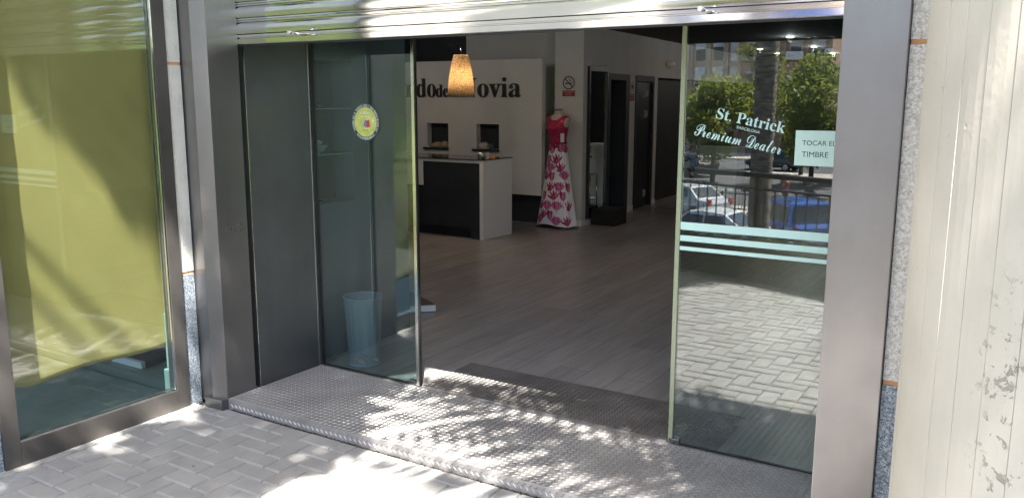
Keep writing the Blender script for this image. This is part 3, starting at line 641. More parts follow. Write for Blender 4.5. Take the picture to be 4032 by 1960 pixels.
pl_ = bpy.data.lights.new('pendant_glow', 'POINT'); pl_.energy = 1.1; pl_.color = (1, .74, .45); pl_.shadow_soft_size = .03
plo = bpy.data.objects.new('pendant_glow', pl_); COL.objects.link(plo); plo.location = (-5.317, 7.5, 1.76)

# dress form
def dress():
    C0 = (-4.966, 9.03); t = thing('dress_form', 'headless dress form in a crimson top and white skirt with pink tulips', 'mannequin', (C0[0], C0[1], 0), R(-6))
    RED = mat('crimson_lace', (.42, .022, .075), .75, 0, .35, 60, .6, 260, bdist=.003); SKIN = mat('cream_jersey', (.55, .47, .42), .8)
    CLOTH = mat('white_satin', (.86, .83, .88), .4, 0, .03, 6)
    n = 48
    def ring(z, rx, ry, cy_=0, pw=2.0):
        out_ = []
        for i in range(n):
            a = 2 * math.pi * i / n; c, s = math.cos(a), math.sin(a)
            out_.append((rx * math.copysign(abs(c) ** (2 / pw), c), cy_ + ry * math.copysign(abs(s) ** (2 / pw), s), z))
        return out_
    rs = [(1.00, .105, .085, 0, 2), (1.04, .102, .083, 0, 2), (1.10, .112, .09, -.004, 2), (1.16, .128, .105, -.012, 2), (1.205, .138, .118, -.018, 2.1), (1.25, .140, .105, -.012, 2.2), (1.29, .146, .088, -.004, 2.4), (1.32, .158, .072, 0, 2.5), (1.340, .155, .058, .004, 2.4), (1.355, .115, .05, .006, 2.1), (1.368, .07, .045, .006, 2), (1.39, .052, .046, .004, 2), (1.42, .050, .045, 0, 2)]
    def lerp_r(z):
        for a_, b_ in zip(rs, rs[1:]):
            if a_[0] <= z <= b_[0]:
                u = (z - a_[0]) / (b_[0] - a_[0]); u = u * u * (3 - 2 * u) if False else u; return [z] + [a_[q] + (b_[q] - a_[q]) * u for q in range(1, 5)]
    n = 80; NZ = 84; vs = []
    for k in range(NZ + 1): vs += ring(*lerp_r(min(1.42, 1.0 + .42 * k / NZ)))
    mb = MB()
    for k in range(NZ):
        for i in range(n):
            ids = (k * n + i, k * n + (i + 1) % n, (k + 1) * n + (i + 1) % n, (k + 1) * n + i)
            cx = sum(vs[q][0] for q in ids) / 4; cz = sum(vs[q][2] for q in ids) / 4; cyy = sum(vs[q][1] for q in ids) / 4
            scoop = (cx / .082) ** 2 + ((cz - 1.365) / .062) ** 2 < 1 and cyy < 0
            arm = ((cz - 1.275) / .062) ** 2 + ((abs(cx) - .152) / .030) ** 2 < 1
            mb.f.append(ids); mb.m.append(1 if (scoop or arm or cz > 1.356) else 0); mb.sm.append(True)
    mb.v = vs; mb.add([], [])
    mb.build('torso', [RED, SKIN], t)
    MB().lathe([(.001, 1.437), (.040, 1.437), (.053, 1.43), (.053, 1.418), (.046, 1.416)], n=28, sy=.9).build('neck_cap', mat('silver_cap', (.45, .43, .40), .25, .9), t)
    # skirt
    def sk(z, a):
        u = max(0, min(1, (1.035 - z) / 1.015)); w = .112 + .07 * u ** .8 + .105 * u ** 1.5; d = .088 + .045 * u ** .8 + .032 * u ** 1.6
        f = 1 + .022 * u * math.sin(a * 9 + 1) + .014 * u * math.sin(a * 5)
        return w * f * math.cos(a), d * f * math.sin(a)
    m_, nz = 96, 44; vs = []
    for j in range(nz + 1):
        for i in range(m_):
            a = 2 * math.pi * i / m_; zb = .018 + .020 * max(0, math.sin(a * 1.0 - 3.5)) + .012 * math.sin(a * 3 + 1)
            z = zb + (1.035 - zb) * (1 - j / nz); x, y = sk(z, a); vs.append((x, y, z))
    o = MB().add(vs, [(j * m_ + i, (j + 1) * m_ + i, (j + 1) * m_ + (i + 1) % m_, j * m_ + (i + 1) % m_) for j in range(nz) for i in range(m_)], 0, True).build('skirt', CLOTH, t)
    MB().lathe([(1, 1.01), (1.03, 1.02), (1.03, 1.04), (1, 1.05)], n=40, sx=.112, sy=.092).build('belt', mat('crimson_satin', (.33, .01, .05), .5), t)
    P = [mat('tulip_magenta', (.42, .05, .20), .6, 0, .3, 40), mat('tulip_crimson', (.30, .015, .06), .6, 0, .4, 40), mat('tulip_pink', (.58, .16, .34), .6, 0, .3, 40), mat('tulip_stem', (.06, .03, .04), .7)]
    fl = MB()
    def petal(ac, zc_, ang, off, L_, W_, mi):
        N = 10; ids = []; base = len(fl.v)
        pts = []; L_ *= 1.22; W_ *= 1.12
        for i in range(N):
            q = 2 * math.pi * i / N; u = L_ * .5 * math.cos(q) + L_ * .42; v = W_ * .5 * math.sin(q) * (1 - .25 * math.cos(q))
            s_ = math.sin(ang); c_ = math.cos(ang); pts.append((u * s_ + v * c_, u * c_ - v * s_))
        vs_ = []
        for k, (du, dz) in enumerate(pts):
            z = zc_ + dz; xx, yy = sk(z, -math.pi / 2); rad = .5 * (abs(sk(z, 0)[0]) + abs(yy)) 
            a = ac + du / max(.12, abs(sk(z, 0)[0])); x, y = sk(z, a); h = math.hypot(x, y); e = .0022 + off
            vs_.append((x * (1 + e / h), y * (1 + e / h), z))
        fl.add(vs_, [tuple(range(N))], mi)
    rnd = random.Random(4)
    def tulip(a, z, kind):
        if kind == 0:   # closed bud
            for i, (g, mi) in enumerate(((-.28, 1), (.28, 0), (0, 0), (.12, 2))): petal(a, z - .05, g, .0003 * i, (.095 - .008 * i) * 1.1, (.045 - .005 * i) * 1.15, mi)
            petal(a, z - .085, 0, 0, .05, .004, 3)
        elif kind == 1:  # open lotus
            for i, g in enumerate((-.95, .95, -.6, .6, -.28, .28, 0)): petal(a, z - .035, g, .0003 * i, .092 + .01 * rnd.random(), .032, (2, 2, 0, 2, 0, 0, 2)[i])
            petal(a, z - .08, 0, 0, .06, .004, 3)
        else:            # side star
            for i, g in enumerate((-1.2, -.6, .75, .3, -.1)): petal(a + .05, z - .04, g, .0003 * i, .100, .028, (1, 0, 0, 2, 1)[i])
            petal(a, z - .09, 0, 0, .07, .004, 3)
    rows = [r_ for r_ in [(.965, [(-98, 0), (-45, 1), (-140, 2), (-10, 2)]), (.835, [(-72, 2), (-30, 0), (-118, 0), (-160, 1)]), (.735, [(-103, 1), (-55, 2), (-150, 0)]), (.635, [(-92, 0), (-125, 2), (-32, 1), (-163, 2)]), (.50, [(-62, 1), (-140, 1), (-100, 2), (-20, 0)]),
            (.40, [(-82, 2), (-47, 0), (-122, 0), (-165, 1)]), (.27, [(-104, 1), (-135, 2), (-70, 1), (-30, 2)]), (.165, [(-92, 0), (-57, 1), (-118, 2), (-150, 0)]), (.09, [(-72, 1), (-132, 1), (-40, 2), (-165, 2)])]]
    rows = [(z, [q for n_, q in enumerate(L_) if not (n_ == len(L_) - 1 and k_ % 2) and not (n_ == 1 and k_ % 3 == 1)]) for k_, (z, L_) in enumerate(rows)]
    for z, L_ in rows:
        for a, k in L_: tulip(R(a), z, k)
    o = fl.build('floral_print', P, t, fix=False)
    rs_ = MB()
    for i in range(9):
        a = i * .9; rr = .004 + .0045 * i; rs_.blob((.022 + rr * math.cos(a), -.098 - .012 + .001 * i, 1.012 + rr * math.sin(a)), (.016, .008, .013), 8, 5, noise=.3)
    rs_.build('fabric_rose', mat('crimson_rose', (.36, .012, .07), .7), t)
    tg = MB().box((.108, -.11, 1.045), (.163, -.108, 1.150)); tg.build('price_tag', mat('white_card', (.75, .75, .72), .7), t)
    o = text('tag_mark', 'H', .128, -.1095, 1.085, .016, INK); o.parent = t
    MB().box((-.20, -.19, 0), (-.04, .12, .012)).tube((0, 0, .012), (0, 0, 1.0), .012, 10).box((-.17, -.16, .0), (.10, .1, .014)).build('stand', mat('brown_base', (.05, .03, .025), .5), t)
dress()

# wall things
def wthing(name, label, cat, loc=(0, 0, 0), group=None):
    t = thing(name, label, cat, (0, 0, 0)); t.matrix_world = WALL @ Matrix.Translation(loc); tag(t, group=group); return t
def sign_smoke():
    t = wthing('no_smoking_sign', 'no smoking sign with a red panel on the corner wall beside the dress form', 'sign', (-.19, -.006, 1.705)); y = 0
    MB().box((-.091, 0, -.125), (.091, .0035, .13)).build('board', mat('sign_white', (.55, .53, .52), .6), t)
    def ring(r0, r1, cz, yy, sx=1):
        n = 40; vs = [(r * sx * math.cos(2 * math.pi * i / n), yy, cz + r * math.sin(2 * math.pi * i / n)) for r in (r0, r1) for i in range(n)]
        return MB().add(vs, [(i, (i + 1) % n, n + (i + 1) % n, n + i) for i in range(n)])
    dk = mat('sign_dark_red', (.09, .012, .015), .5)
    r = ring(.066, .080, .042, -.001); r.add([(-.058, -.0012, .092), (-.048, -.0012, .102), (.058, -.0012, -.008), (.048, -.0012, -.018)], [(0, 1, 2, 3)]); r.build('prohibition_ring', dk, t, fix=False)
    MB().box((-.052, -.0008, .028), (.03, -.0003, .043)).box((.033, -.0008, .028), (.040, -.0003, .043)).box((.043, -.0008, .028), (.050, -.0003, .043)).path([(.036, -.0006, .05), (.03, -.0006, .062), (.012, -.0006, .064), (.018, -.0006, .082), (.0, -.0006, .09)], .004, 5).build('cigarette_pictogram', INK, t)
    MB().box((-.083, -.0008, -.118), (.083, -.0002, -.050)).build('red_panel', mat('sign_red', (.32, .012, .02), .5), t)
    for b, z, w in (('PROHIBIDO', -.078, .13), ('FUMAR', -.105, .08)):
        o = text('lettering', b, -w / 2, -.0014, z, w, mat('sign_text', (.5, .45, .45), .6)); o.parent = t
    return t
sign_smoke()
def sign_cam():
    t = wthing('no_cameras_sign', 'no photographs sign with a red panel between the two changing room doors', 'sign', (.001, 1.64, 1.66))
    W = mat('sign_white2', (.5, .46, .42), .6)
    MB().box((0, -.082, -.135), (.0035, .082, .14)).build('board', W, t)
    n = 36; vs = [(.0045, r * math.cos(2 * math.pi * i / n), .062 + r * math.sin(2 * math.pi * i / n)) for r in (.056, .068) for i in range(n)]
    MB().add(vs, [(i, (i + 1) % n, n + (i + 1) % n, n + i) for i in range(n)]).add([(.0047, -.05, .105), (.0047, -.042, .112), (.0047, .05, .02), (.0047, .042, .012)], [(0, 1, 2, 3)]).build('prohibition_ring', mat('sign_dark_red2', (.09, .012, .015), .5), t, fix=False)
    MB().box((.004, -.038, .035), (.0044, .038, .085)).box((.004, -.012, .085), (.0044, .012, .095)).build('camera_pictogram', INK, t)
    MB().box((.004, -.076, -.13), (.0044, .076, -.030)).build('red_panel', mat('sign_red2', (.30, .012, .02), .5), t)
    for b, z, w in (('PROHIBIDO', -.060, .12), ('HACER', -.09, .07), ('FOTOS', -.118, .07)):
        o = text('lettering', b, .0048, -w / 2, z, w, mat('sign_text2', (.5, .4, .35), .6), face='x'); o.parent = t
sign_cam()
def doors():
    t = wthing('changing_room_door', 'dark framed changing room doorway standing open beside the mirror', 'door', (0, 1.16, 0))
    MB().box((-.38, -.37, 0), (.012, -.305, 1.88)).box((-.38, .235, 0), (.012, .37, 1.88)).box((-.38, -.305, 1.80), (.012, .235, 1.88)).build('frame', DARK, t)
    MB().box((-.98, .20, .01), (-.38, .235, 1.8)).build('door_leaf', DARK, t)
    t = wthing('changing_room_door', 'closed black changing room door with three bright metal hinges', 'door', (0, 2.15, 0))
    MB().box((-.30, -.38, 0), (.012, -.33, 1.88)).box((-.30, .33, 0), (.012, .38, 1.88)).box((-.30, -.33, 1.80), (.012, .33, 1.88)).build('frame', DARK, t)
    MB().box((-.05, -.33, .005), (-.02, .33, 1.80)).build('door_leaf', mat('black_door', (.012, .014, .018), .45), t)
    for z in (1.635, 1.345, .20):
        MB().box((-.02, .09, z - .055), (.004, .105, z + .055)).box((-.02, .125, z - .035), (.004, .140, z + .04)).build('hinge', mat('bright_metal', (.6, .6, .6), .3, .8), t)
doors()
MIR = mat('mirror_silver', (.75, .78, .78), .02, 1.0)
mr_ = wthing('wall_mirror', 'tall black framed mirror on the wall reflecting a glass table and a vase', 'mirror', (0.0, .42, 1.02))
MB().box((.0, -.30, -.94), (.035, -.265, .93)).box((.0, .265, -.94), (.035, .30, .93)).box((.0, -.265, .87), (.035, .265, .93)).box((.0, -.265, -.94), (.035, .265, -.88)).build('frame', mat('black_frame', (.02, .02, .022), .4, 0, .3, 30), mr_, .002)
MB().box((.002, -.265, -.88), (.016, .265, .87)).build('mirror_glass', MIR, mr_)
tag(MB().box((-4.705, 9.43, 0), (-4.385, 9.80, .20)).build('step_box', mat('black_carpet', (.012, .012, .012), .95, 0, .3, 60, .5, 200), bevel=.006), 'low black carpeted step box in front of the mirror', 'step')
sc2 = wthing('wall_light', 'pale oval glass wall light glowing faintly above the dark recess', 'lamp', (-.02, 3.25, 2.08))
MB().blob((.03, 0, 0), (.05, .15, .065), 20, 12).build('diffuser', emit('sconce_glass', (.35, .28, .23), .02), sc2)
MB().box((-.0, -.05, -.03), (.02, .05, .03)).build('bracket', WHITE, sc2)
# things seen in the mirror
tb = thing('console_table', 'chrome and glass console table seen in the tall mirror', 'table', (-4.02, 11.1, 0))
lg = [(-.14, -.14), (.14, -.14), (-.14, .14), (.14, .14)]
for x, y in lg: MB().tube((x, y, 0), (x, y, .47), .009, 8).build('leg', CHROME, tb)
MB().box((-.15, -.15, .47), (.15, .15, .478)).build('table_top', mat('grey_glass', (.35, .4, .4), .1), tb)
MB().box((-.14, -.14, .115), (.14, -.13, .125)).box((-.14, .13, .115), (.14, .14, .125)).box((-.14, -.14, .115), (-.13, .14, .125)).box((.13, -.14, .115), (.14, .14, .125)).build('lower_rail', CHROME, tb)
tag(MB().box((-4.28, 11.45, .10), (-3.5, 11.8, .9)).box((-4.25, 11.48, 0), (-3.53, 11.75, .10)).build('white_cabinet', WHITE, bevel=.004), 'low white cabinet behind the console table in the mirror', 'cabinet')
va = thing('flower_vase', 'dark metal vase of purple flowers on the console table', 'vase', (-4.02, 11.1, .478))
MB().lathe([(.05, 0), (.045, .012), (.018, .04), (.022, .06), (.014, .08), (.03, .10), (.055, .125), (.055, .15), (.02, .175), (.022, .2)], n=24).build('vase', mat('pewter', (.16, .14, .13), .3, .8), va)
fw_ = MB()
for i in range(150):
    a, q, z = random.uniform(0, 6.3), random.uniform(0, .10), random.uniform(.2, .48); fw_.blob((q * math.cos(a), q * math.sin(a), z), (.013, .013, .013), 5, 4, noise=.6)
fw_.path([(0, 0, .12), (.02, .01, .3), (.03, .04, .45)], .003, 5).path([(0, 0, .12), (-.03, .0, .3), (-.06, -.03, .42)], .003, 5).build('flowers', mat('purple_petals', (.18, .09, .16), .8, 0, .5, 30), va)
# low platform by the left wall, white edge
ds = thing('display_plinth', 'low dark plinth with a white front edge on the wood floor behind the left door', 'plinth', (-4.0, 4.85, 0)); bpy.context.view_layer.update()
part('top_board', MB().extr([(-3.70, 4.87), (-3.895, 4.99), (-4.5, 5.3), (-4.7, 4.9), (-3.95, 4.60)], .010, .045, axis='z'), mat('dark_wood_board', (.03, .022, .02), .4), ds)
part('white_edge', MB().add([(-3.697, 4.865, .004), (-3.697, 4.865, .048), (-3.952, 4.595, .048), (-3.952, 4.595, .004), (-3.69, 4.85, .004), (-3.69, 4.85, .048), (-3.945, 4.58, .048), (-3.945, 4.58, .004)], [(0, 1, 2, 3), (7, 6, 5, 4), (1, 5, 6, 2), (0, 4, 5, 1), (3, 2, 6, 7)]), WHITE, ds)
# ceiling downlights; the nearer ones are unseen, added to brighten the shop
DW = emit('halogen', (1.0, .60, .22), 8)
dn = None
for k, (x, y) in enumerate(((-3.12, 12.4), (-3.35, 14.9), (-4.29, 15.06), (-4.40, 16.6), (-3.5, 17.2), (-1.9, 9.0), (-3.4, 7.2), (-5.9, 7.0), (-2.2, 5.6), (-4.6, 5.4), (-7.6, 7.6))):
    ll = bpy.data.lights.new('downlight_fill', 'POINT'); ll.energy = (.30 if (x, y) in ((-4.29, 15.06), (-4.40, 16.6)) else 1.5); ll.color = (1, .975, .955); ll.shadow_soft_size = .03
    lo = bpy.data.objects.new('downlight_fill', ll); COL.objects.link(lo); lo.location = (x, y, 2.375)
    if dn is None:
        dn = thing('ceiling_or_fill_downlight', '', 'lamp', (x, y, 2.419), group='small lit downlights in the dark shop ceiling')
        MB().lathe([(.075, 0), (.075, -.006), (.055, -.006), (.052, .0)], n=20).build('ring', CHROME, dn); MB().lathe([(.001, -.004), (.054, -.004)], n=20).build('lens', DW, dn); o = dn
    else:
        o = dn.copy(); COL.objects.link(o); o.location = (x, y, 2.419)
        for ch in list(dn.children):
            c = ch.copy(); COL.objects.link(c); c.parent = o
    o['label'] = 'small round lit downlight in the dark shop ceiling'

# ================================================================ OUTSIDE, SEEN IN THE GLASS
LEAF1 = mat('leaf_green', (.16, .20, .045), .6, 0, .35, 1.2, trans=((.32, .35, .07), .42))
LEAF2 = mat('leaf_olive', (.16, .17, .07), .6, 0, .35, 1.2, trans=((.32, .34, .08), .4))
LEAF3 = mat('leaf_yellowish', (.20, .21, .05), .6, 0, .3, 1.2, trans=((.34, .36, .04), .4))
BARK = mat('bark', (.10, .075, .055), .9, 0, .4, 8, .8, 12, bdist=.03)
def leaf_cloud(pts, size, seed=0, jit=.5):
    g = np.random.default_rng(seed); n = len(pts)
    a = g.normal(size=(n, 3)); a /= np.linalg.norm(a, axis=1)[:, None]; b = g.normal(size=(n, 3)); b = np.cross(a, b); b /= np.linalg.norm(b, axis=1)[:, None]
    s = size * (1 - jit + 2 * jit * g.random((n, 1))); a *= s; b *= s * .55
    v = np.stack([pts - a, pts + b * .9, pts + a, pts - b * .9], 1).reshape(-1, 3)
    f = np.arange(4 * n).reshape(n, 4)
    return v, f
def leaf_obj(name, v, f, m, parent=None):
    me = bpy.data.meshes.new(name); me.from_pydata(v.tolist(), [], f.tolist()); me.materials.append(m); me.update()
    o = bpy.data.objects.new(name, me); COL.objects.link(o)
    if parent is not None: o.parent = parent
    return o
for q_ in LATE: q_()
def clump_points(clumps, n, seed):
    g = np.random.default_rng(seed); w = np.array([c[3] ** 2 for c in clumps]); w = w / w.sum(); out_ = []
    for c, k in zip(clumps, (w * n).astype(int)):
        d = g.normal(size=(k, 3)); d /= np.linalg.norm(d, axis=1)[:, None]; r = c[3] * (g.random((k, 1)) ** .45)
        out_.append(np.array(c[:3]) + d * r * np.array([1, 1, .8]))
    return np.concatenate(out_)
def tree(label, x, y, zb, h, rad, m, n=5000, leaf=.16, seed=1, trunk=.16, group='trees in the street', cz=.62, name='street_tree'):
    t = thing(name, label, 'tree', (x, y, zb), 0, group); g = random.Random(seed)
    cl = []
    for i in range(16):
        a = g.uniform(0, 6.28); q = rad * g.uniform(.1, .72); z = h * (cz + g.uniform(-.28, .30)); k = 1 - .5 * abs(z / h - cz) / .35
        cl.append((q * math.cos(a) * k, q * math.sin(a) * k, z, rad * g.uniform(.26, .46)))
    v, f = leaf_cloud(clump_points(cl, n, seed), leaf, seed); leaf_obj('crown', v, f, m, t)
    mb = MB().tube((0, 0, 0), (0, 0, h * .42), trunk, 9, r2=trunk * .7)
    for c in cl[:7]: mb.tube((0, 0, h * .38), (c[0] * .8, c[1] * .8, c[2]), trunk * .45, 6, r2=trunk * .1)
    mb.build('trunk', BARK, t); return t
Z0 = -3.6
tree('broad bright green street tree left of the palm trunk in the reflection', -17.4, -45, Z0, 6.4, 3.3, LEAF1, 7000, .15, 3)
tree('large dense green tree right of the palm trunk in the reflection', -11.6, -46, Z0, 8.1, 3.4, LEAF1, 9000, .15, 5, cz=.55)
tree('tall olive green tree standing behind the palm trunk', -18.0, -56, Z0, 10.2, 3.0, LEAF2, 7000, .15, 8, cz=.60)
tree('yellowish tree low between the palm trunk and the notice', -13.6, -52, Z0, 5.2, 2.0, LEAF3, 3500, .15, 9)
tree('dark tree at the far right beyond the motorcycles', -8.4, -50, Z0, 8.4, 3.2, LEAF2, 6000, .15, 12)
tree('round green tree at the far left before the pale building', -24.5, -50, Z0, 6.0, 3.0, LEAF1, 6000, .15, 13)
# palm whose ringed trunk shows in the right door
def palm(label, x, y, zb, h, r, nf, L_, seed, name='palm_tree'):
    t = thing(name, label, 'palm', (x, y, zb)); g = random.Random(seed)
    prof = []
    k = int(h / .12)
    for i in range(k + 1): prof += [(r * (1.0 - .12 * i / k) * (1.03 if i % 2 else .95) * g.uniform(.98, 1.02), h * i / k)]
    MB().lathe(prof, n=20).build('trunk', mat('ringed_palm_bark', (.24, .20, .16), .95, 0, .5, 5, 1.0, 14, stretch=(1, 1, 4), bdist=.03), t)
    fr_ = MB()
    for i in range(nf):
        a = 2 * math.pi * i / nf + g.uniform(-.15, .15); el = g.uniform(-.1, 1.15); frond(fr_, (0, 0, h), a, el, L_ * g.uniform(.85, 1.05), g)
    fr_.build('crown', mat('palm_frond', (.10, .14, .035), .5, 0, .3, 2, trans=((.25, .30, .05), .3)), t, fix=False)
    return t
def frond(mb, base, az, el, L_, g, droop=1.25, leaflet=.42, gap=.045, wid=.011):
    n = int(L_ / gap); p = Vector(base); e = el; pts = []
    for i in range(n):
        d = Vector((math.cos(az) * math.cos(e), math.sin(az) * math.cos(e), math.sin(e))); p = p + d * (L_ / n); e -= droop / n * (0.4 + 1.2 * i / n); pts.append((p.copy(), d))
    for (p0, _), (p1, _) in zip(pts[::3], pts[3::3]): mb.tube(p0, p1, .013, 4, cap=False)
    side = Vector((-math.sin(az), math.cos(az), 0))
    for i, (q, d) in enumerate(pts):
        u = i / n
        if u < .12: continue
        ll = leaflet * (math.sin(math.pi * min(1, u * .9 + .12)) ** .7) * g.uniform(.85, 1.1)
        for s in (-1, 1):
            dd = (side * s * .85 + d * .62 + Vector((0, 0, g.uniform(-.35, .05)))).normalized(); w = d.cross(dd).cross(dd).normalized() * wid
            m = q + dd * ll * .5; tip = q + dd * ll + Vector((0, 0, -.10 * ll))
            mb.add([q - w * .6, m - w, tip, m + w], [(0, 1, 2, 3)])
palm('tall palm with a thick ringed trunk in front of the parked cars', -4.68, -10, Z0, 11.5, .225, 26, 2.6, 2)

# clipped hedge along the terrace edge
def hedge():
    t = thing('hedge', 'low dark clipped hedge along the edge of the terrace', 'hedge', (0, 0, 0)); g = np.random.default_rng(5); n = 26000
    u = g.random(n) * 8.6 - .3; w = g.random(n) * .42 + .02; top = .30 + .03 * np.sin(u * 2.1) + .05 * (u > 1.35) * g.random(n); z = -.05 + (top + .05) * g.random(n) ** .8
    keep = (np.abs(w - .21) > .13) | (z > .22); u, w, z = u[keep], w[keep], z[keep]
    P = np.stack([B_.x - D_.x * u + N_.x * w, B_.y - D_.y * u + N_.y * w, z], 1)
    v, f = leaf_cloud(P, .017, 6); leaf_obj('leaves', v, f, mat('hedge_leaf', (.045, .085, .018), .5, 0, .4, 20, trans=((.12, .22, .02), .3)), t)
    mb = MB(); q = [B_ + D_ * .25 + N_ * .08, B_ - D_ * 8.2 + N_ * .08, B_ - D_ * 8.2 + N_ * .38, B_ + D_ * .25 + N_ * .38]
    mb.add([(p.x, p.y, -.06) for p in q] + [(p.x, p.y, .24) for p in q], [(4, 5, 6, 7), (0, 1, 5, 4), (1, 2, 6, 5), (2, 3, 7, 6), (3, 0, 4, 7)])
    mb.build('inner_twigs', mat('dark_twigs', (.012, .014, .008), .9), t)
hedge()
def railing():
    t = thing('terrace_railing', 'dark steel railing with a thick handrail and thin bars above the hedge', 'railing', (0, 0, 0)); ST = mat('rail_steel', (.045, .045, .05), .45, .4)
    def bar(t0, t1, z0, z1, o0, o1):
        q = [B_ - D_ * t0 + N_ * o0, B_ - D_ * t1 + N_ * o0, B_ - D_ * t1 + N_ * o1, B_ - D_ * t0 + N_ * o1]
        return MB().add([(p.x, p.y, z0) for p in q] + [(p.x, p.y, z1) for p in q], [(0, 3, 2, 1), (4, 5, 6, 7), (0, 1, 5, 4), (1, 2, 6, 5), (2, 3, 7, 6), (3, 0, 4, 7)])
    bar(-.35, 7.8, .845, .885, .40, .47).build('handrail', ST, t); bar(-.35, 7.8, .730, .748, .42, .45).build('thin_rail', ST, t); bar(-.35, 7.8, .30, .32, .42, .45).build('lower_rail', ST, t)
    for i in range(7): bar(-.33 + i * 1.3, -.29 + i * 1.3, -.05, .845, .415, .455).build('post', ST, t)
    b0 = None
    for i in range(70):
        if i % 12 == 0: continue
        o = bar(-.30 + i * .11, -.292 + i * .11, .32, .730, .43, .442).build('baluster', ST, t, fix=False)
railing()

# parked cars
CARG = mat('car_window', (.03, .035, .04), .05, 0, spec=.8); TYRE = mat('tyre', (.02, .02, .02), .85); RIM = mat('alloy_rim', (.5, .5, .5), .3, .9); RED_L = mat('tail_lamp', (.5, .01, .01), .2); HEAD_L = mat('head_lamp', (.7, .7, .7), .1, .3)
def car(label, x, y, heading, col, L_=4.2, W_=1.78, H_=1.5, kind='hatch', group='cars parked in the street'):
    t = thing('parked_car', label, 'car', (x, y, Z0), heading, group); pc = bpy.data.materials.new('car_paint'); pc.use_nodes = True; b = pc.node_tree.nodes['Principled BSDF']
    b.inputs['Base Color'].default_value = (*col, 1); b.inputs['Roughness'].default_value = .28; b.inputs['Coat Weight'].default_value = .8; b.inputs['Coat Roughness'].default_value = .05
    hw = W_ / 2; hl = L_ / 2
    # body: loops along x (front +x); each station: z profile of lower body and roof
    if kind == 'suv': st_ = [(-hl, .42, .95, .72), (-hl + .08, .34, 1.08, .86), (-hl + .5, .28, 1.10, .95), (0, .26, 1.06, 1), (hl - 1.1, .26, 1.02, .99), (hl - .5, .28, .92, .95), (hl - .1, .34, .76, .84), (hl, .42, .62, .70)]; cab = [(-hl + .10, 1.06, .93), (-hl + .32, H_ - .03, .80), (-hl + .8, H_, .80), (.2, H_ - .02, .80), (.75, H_ - .16, .80), (hl - .95, 1.01, .93)]
    elif kind == 'sedan': st_ = [(-hl, .42, .80, .72), (-hl + .1, .34, .93, .86), (-hl + .7, .28, .96, .96), (0, .24, .92, 1), (hl - 1.2, .24, .90, .99), (hl - .5, .28, .80, .94), (hl - .1, .34, .68, .84), (hl, .42, .56, .70)]; cab = [(-hl + .55, .95, .92), (-hl + 1.25, H_ - .06, .76), (-.2, H_, .76), (.35, H_ - .05, .76), (hl - 1.15, .89, .92)]
    else: st_ = [(-hl, .42, .88, .72), (-hl + .08, .34, .98, .86), (-hl + .5, .28, 1.0, .95), (0, .24, .95, 1), (hl - 1.1, .24, .92, .99), (hl - .5, .28, .83, .95), (hl - .1, .34, .70, .84), (hl, .42, .58, .70)]; cab = [(-hl + .12, .97, .92), (-hl + .55, H_ - .08, .78), (-.4, H_, .78), (.25, H_ - .04, .78), (hl - 1.0, .90, .92)]
    mb = MB(); vs = []; K = 10
    for (px, z0, z1, k) in st_:
        zm_ = z0 + (z1 - z0) * .62
        vs += [(px, s * hw * kk * k, z) for s, kk, z in ((-1, .86, z0), (-1, .99, z0 + .12), (-1, 1.0, zm_), (-1, .96, z1 - .04), (-1, .86, z1), (1, .86, z1), (1, .96, z1 - .04), (1, 1.0, zm_), (1, .99, z0 + .12), (1, .86, z0))]
    m = len(st_); mb.add(vs, [(j * K + i, (j + 1) * K + i, (j + 1) * K + (i + 1) % K, j * K + (i + 1) % K) for j in range(m - 1) for i in range(K)] + [tuple(range(K)), tuple(range((m - 1) * K, m * K))[::-1]], 0, False)
    body = mb.build('body', pc, t, bevel=.03)
    cb = MB(); vs = []
    for (px, z, k) in cab: vs += [(px, -hw * k, z), (px, hw * k, z)]
    base = [(px, s * hw * .93, .9) for px in (cab[0][0], cab[-1][0]) for s in (-1, 1)]
    nC = len(cab)
    left = [2 * i for i in range(nC)]; right = [2 * i + 1 for i in range(nC)]
    cb.add(vs, [tuple(left), tuple(right[::-1])] + [(2 * i, 2 * i + 1, 2 * i + 3, 2 * i + 2) for i in range(nC - 1)])
    cb.build('cabin', pc, t, bevel=.025)
    def pane(name, pts): MB().add(pts, [tuple(range(len(pts)))]).build(name, CARG, t, fix=False)
    a, b2, e, f_ = cab[0], cab[1], cab[-2], cab[-1]
    def lerp(p, q, u): return tuple(p[i] + (q[i] - p[i]) * u for i in range(3))
    def quad(p, q, off):   # between stations p (low) and q (high)
        lo = lerp(p, q, .14); hi = lerp(p, q, .88)
        return [(lo[0] + off, -hw * lo[2] * .88, lo[1] + .01), (lo[0] + off, hw * lo[2] * .88, lo[1] + .01), (hi[0] + off, hw * hi[2] * .86, hi[1] + .01), (hi[0] + off, -hw * hi[2] * .86, hi[1] + .01)]
    pane('rear_window', quad(a, b2, -.02)); pane('windscreen', quad(f_, e, .02))
    zt = H_ - .14; zb_ = cab[0][1] + .05
    for s in (-1, 1):
        for (u0, u1) in ((.03, .46), (.50, .95)):
            xa, xb = b2[0] - .12, e[0] + .25; q0 = xa + (xb - xa) * u0; q1 = xa + (xb - xa) * u1
            hk = .80 if kind == 'suv' else .775
            pane('side_window', [(q0, s * (hw * .925 + .012), zb_), (q1 + (.12 if u1 > .9 else 0), s * (hw * .925 + .012), zb_), (q1 - (.12 if u1 > .9 else 0), s * (hw * (hk + .015) + .012), zt), (q0 + (.08 if u0 < .1 else 0), s * (hw * (hk + .015) + .012), zt)])
        MB().box((-hl - .005, s * hw * .62, .72), (-hl + .10, s * hw * .84, .98)).build('tail_light', RED_L, t, .01)
        MB().box((hl - .16, s * hw * .55, .60), (hl - .02, s * hw * .80, .73)).build('headlight', HEAD_L, t, .01)
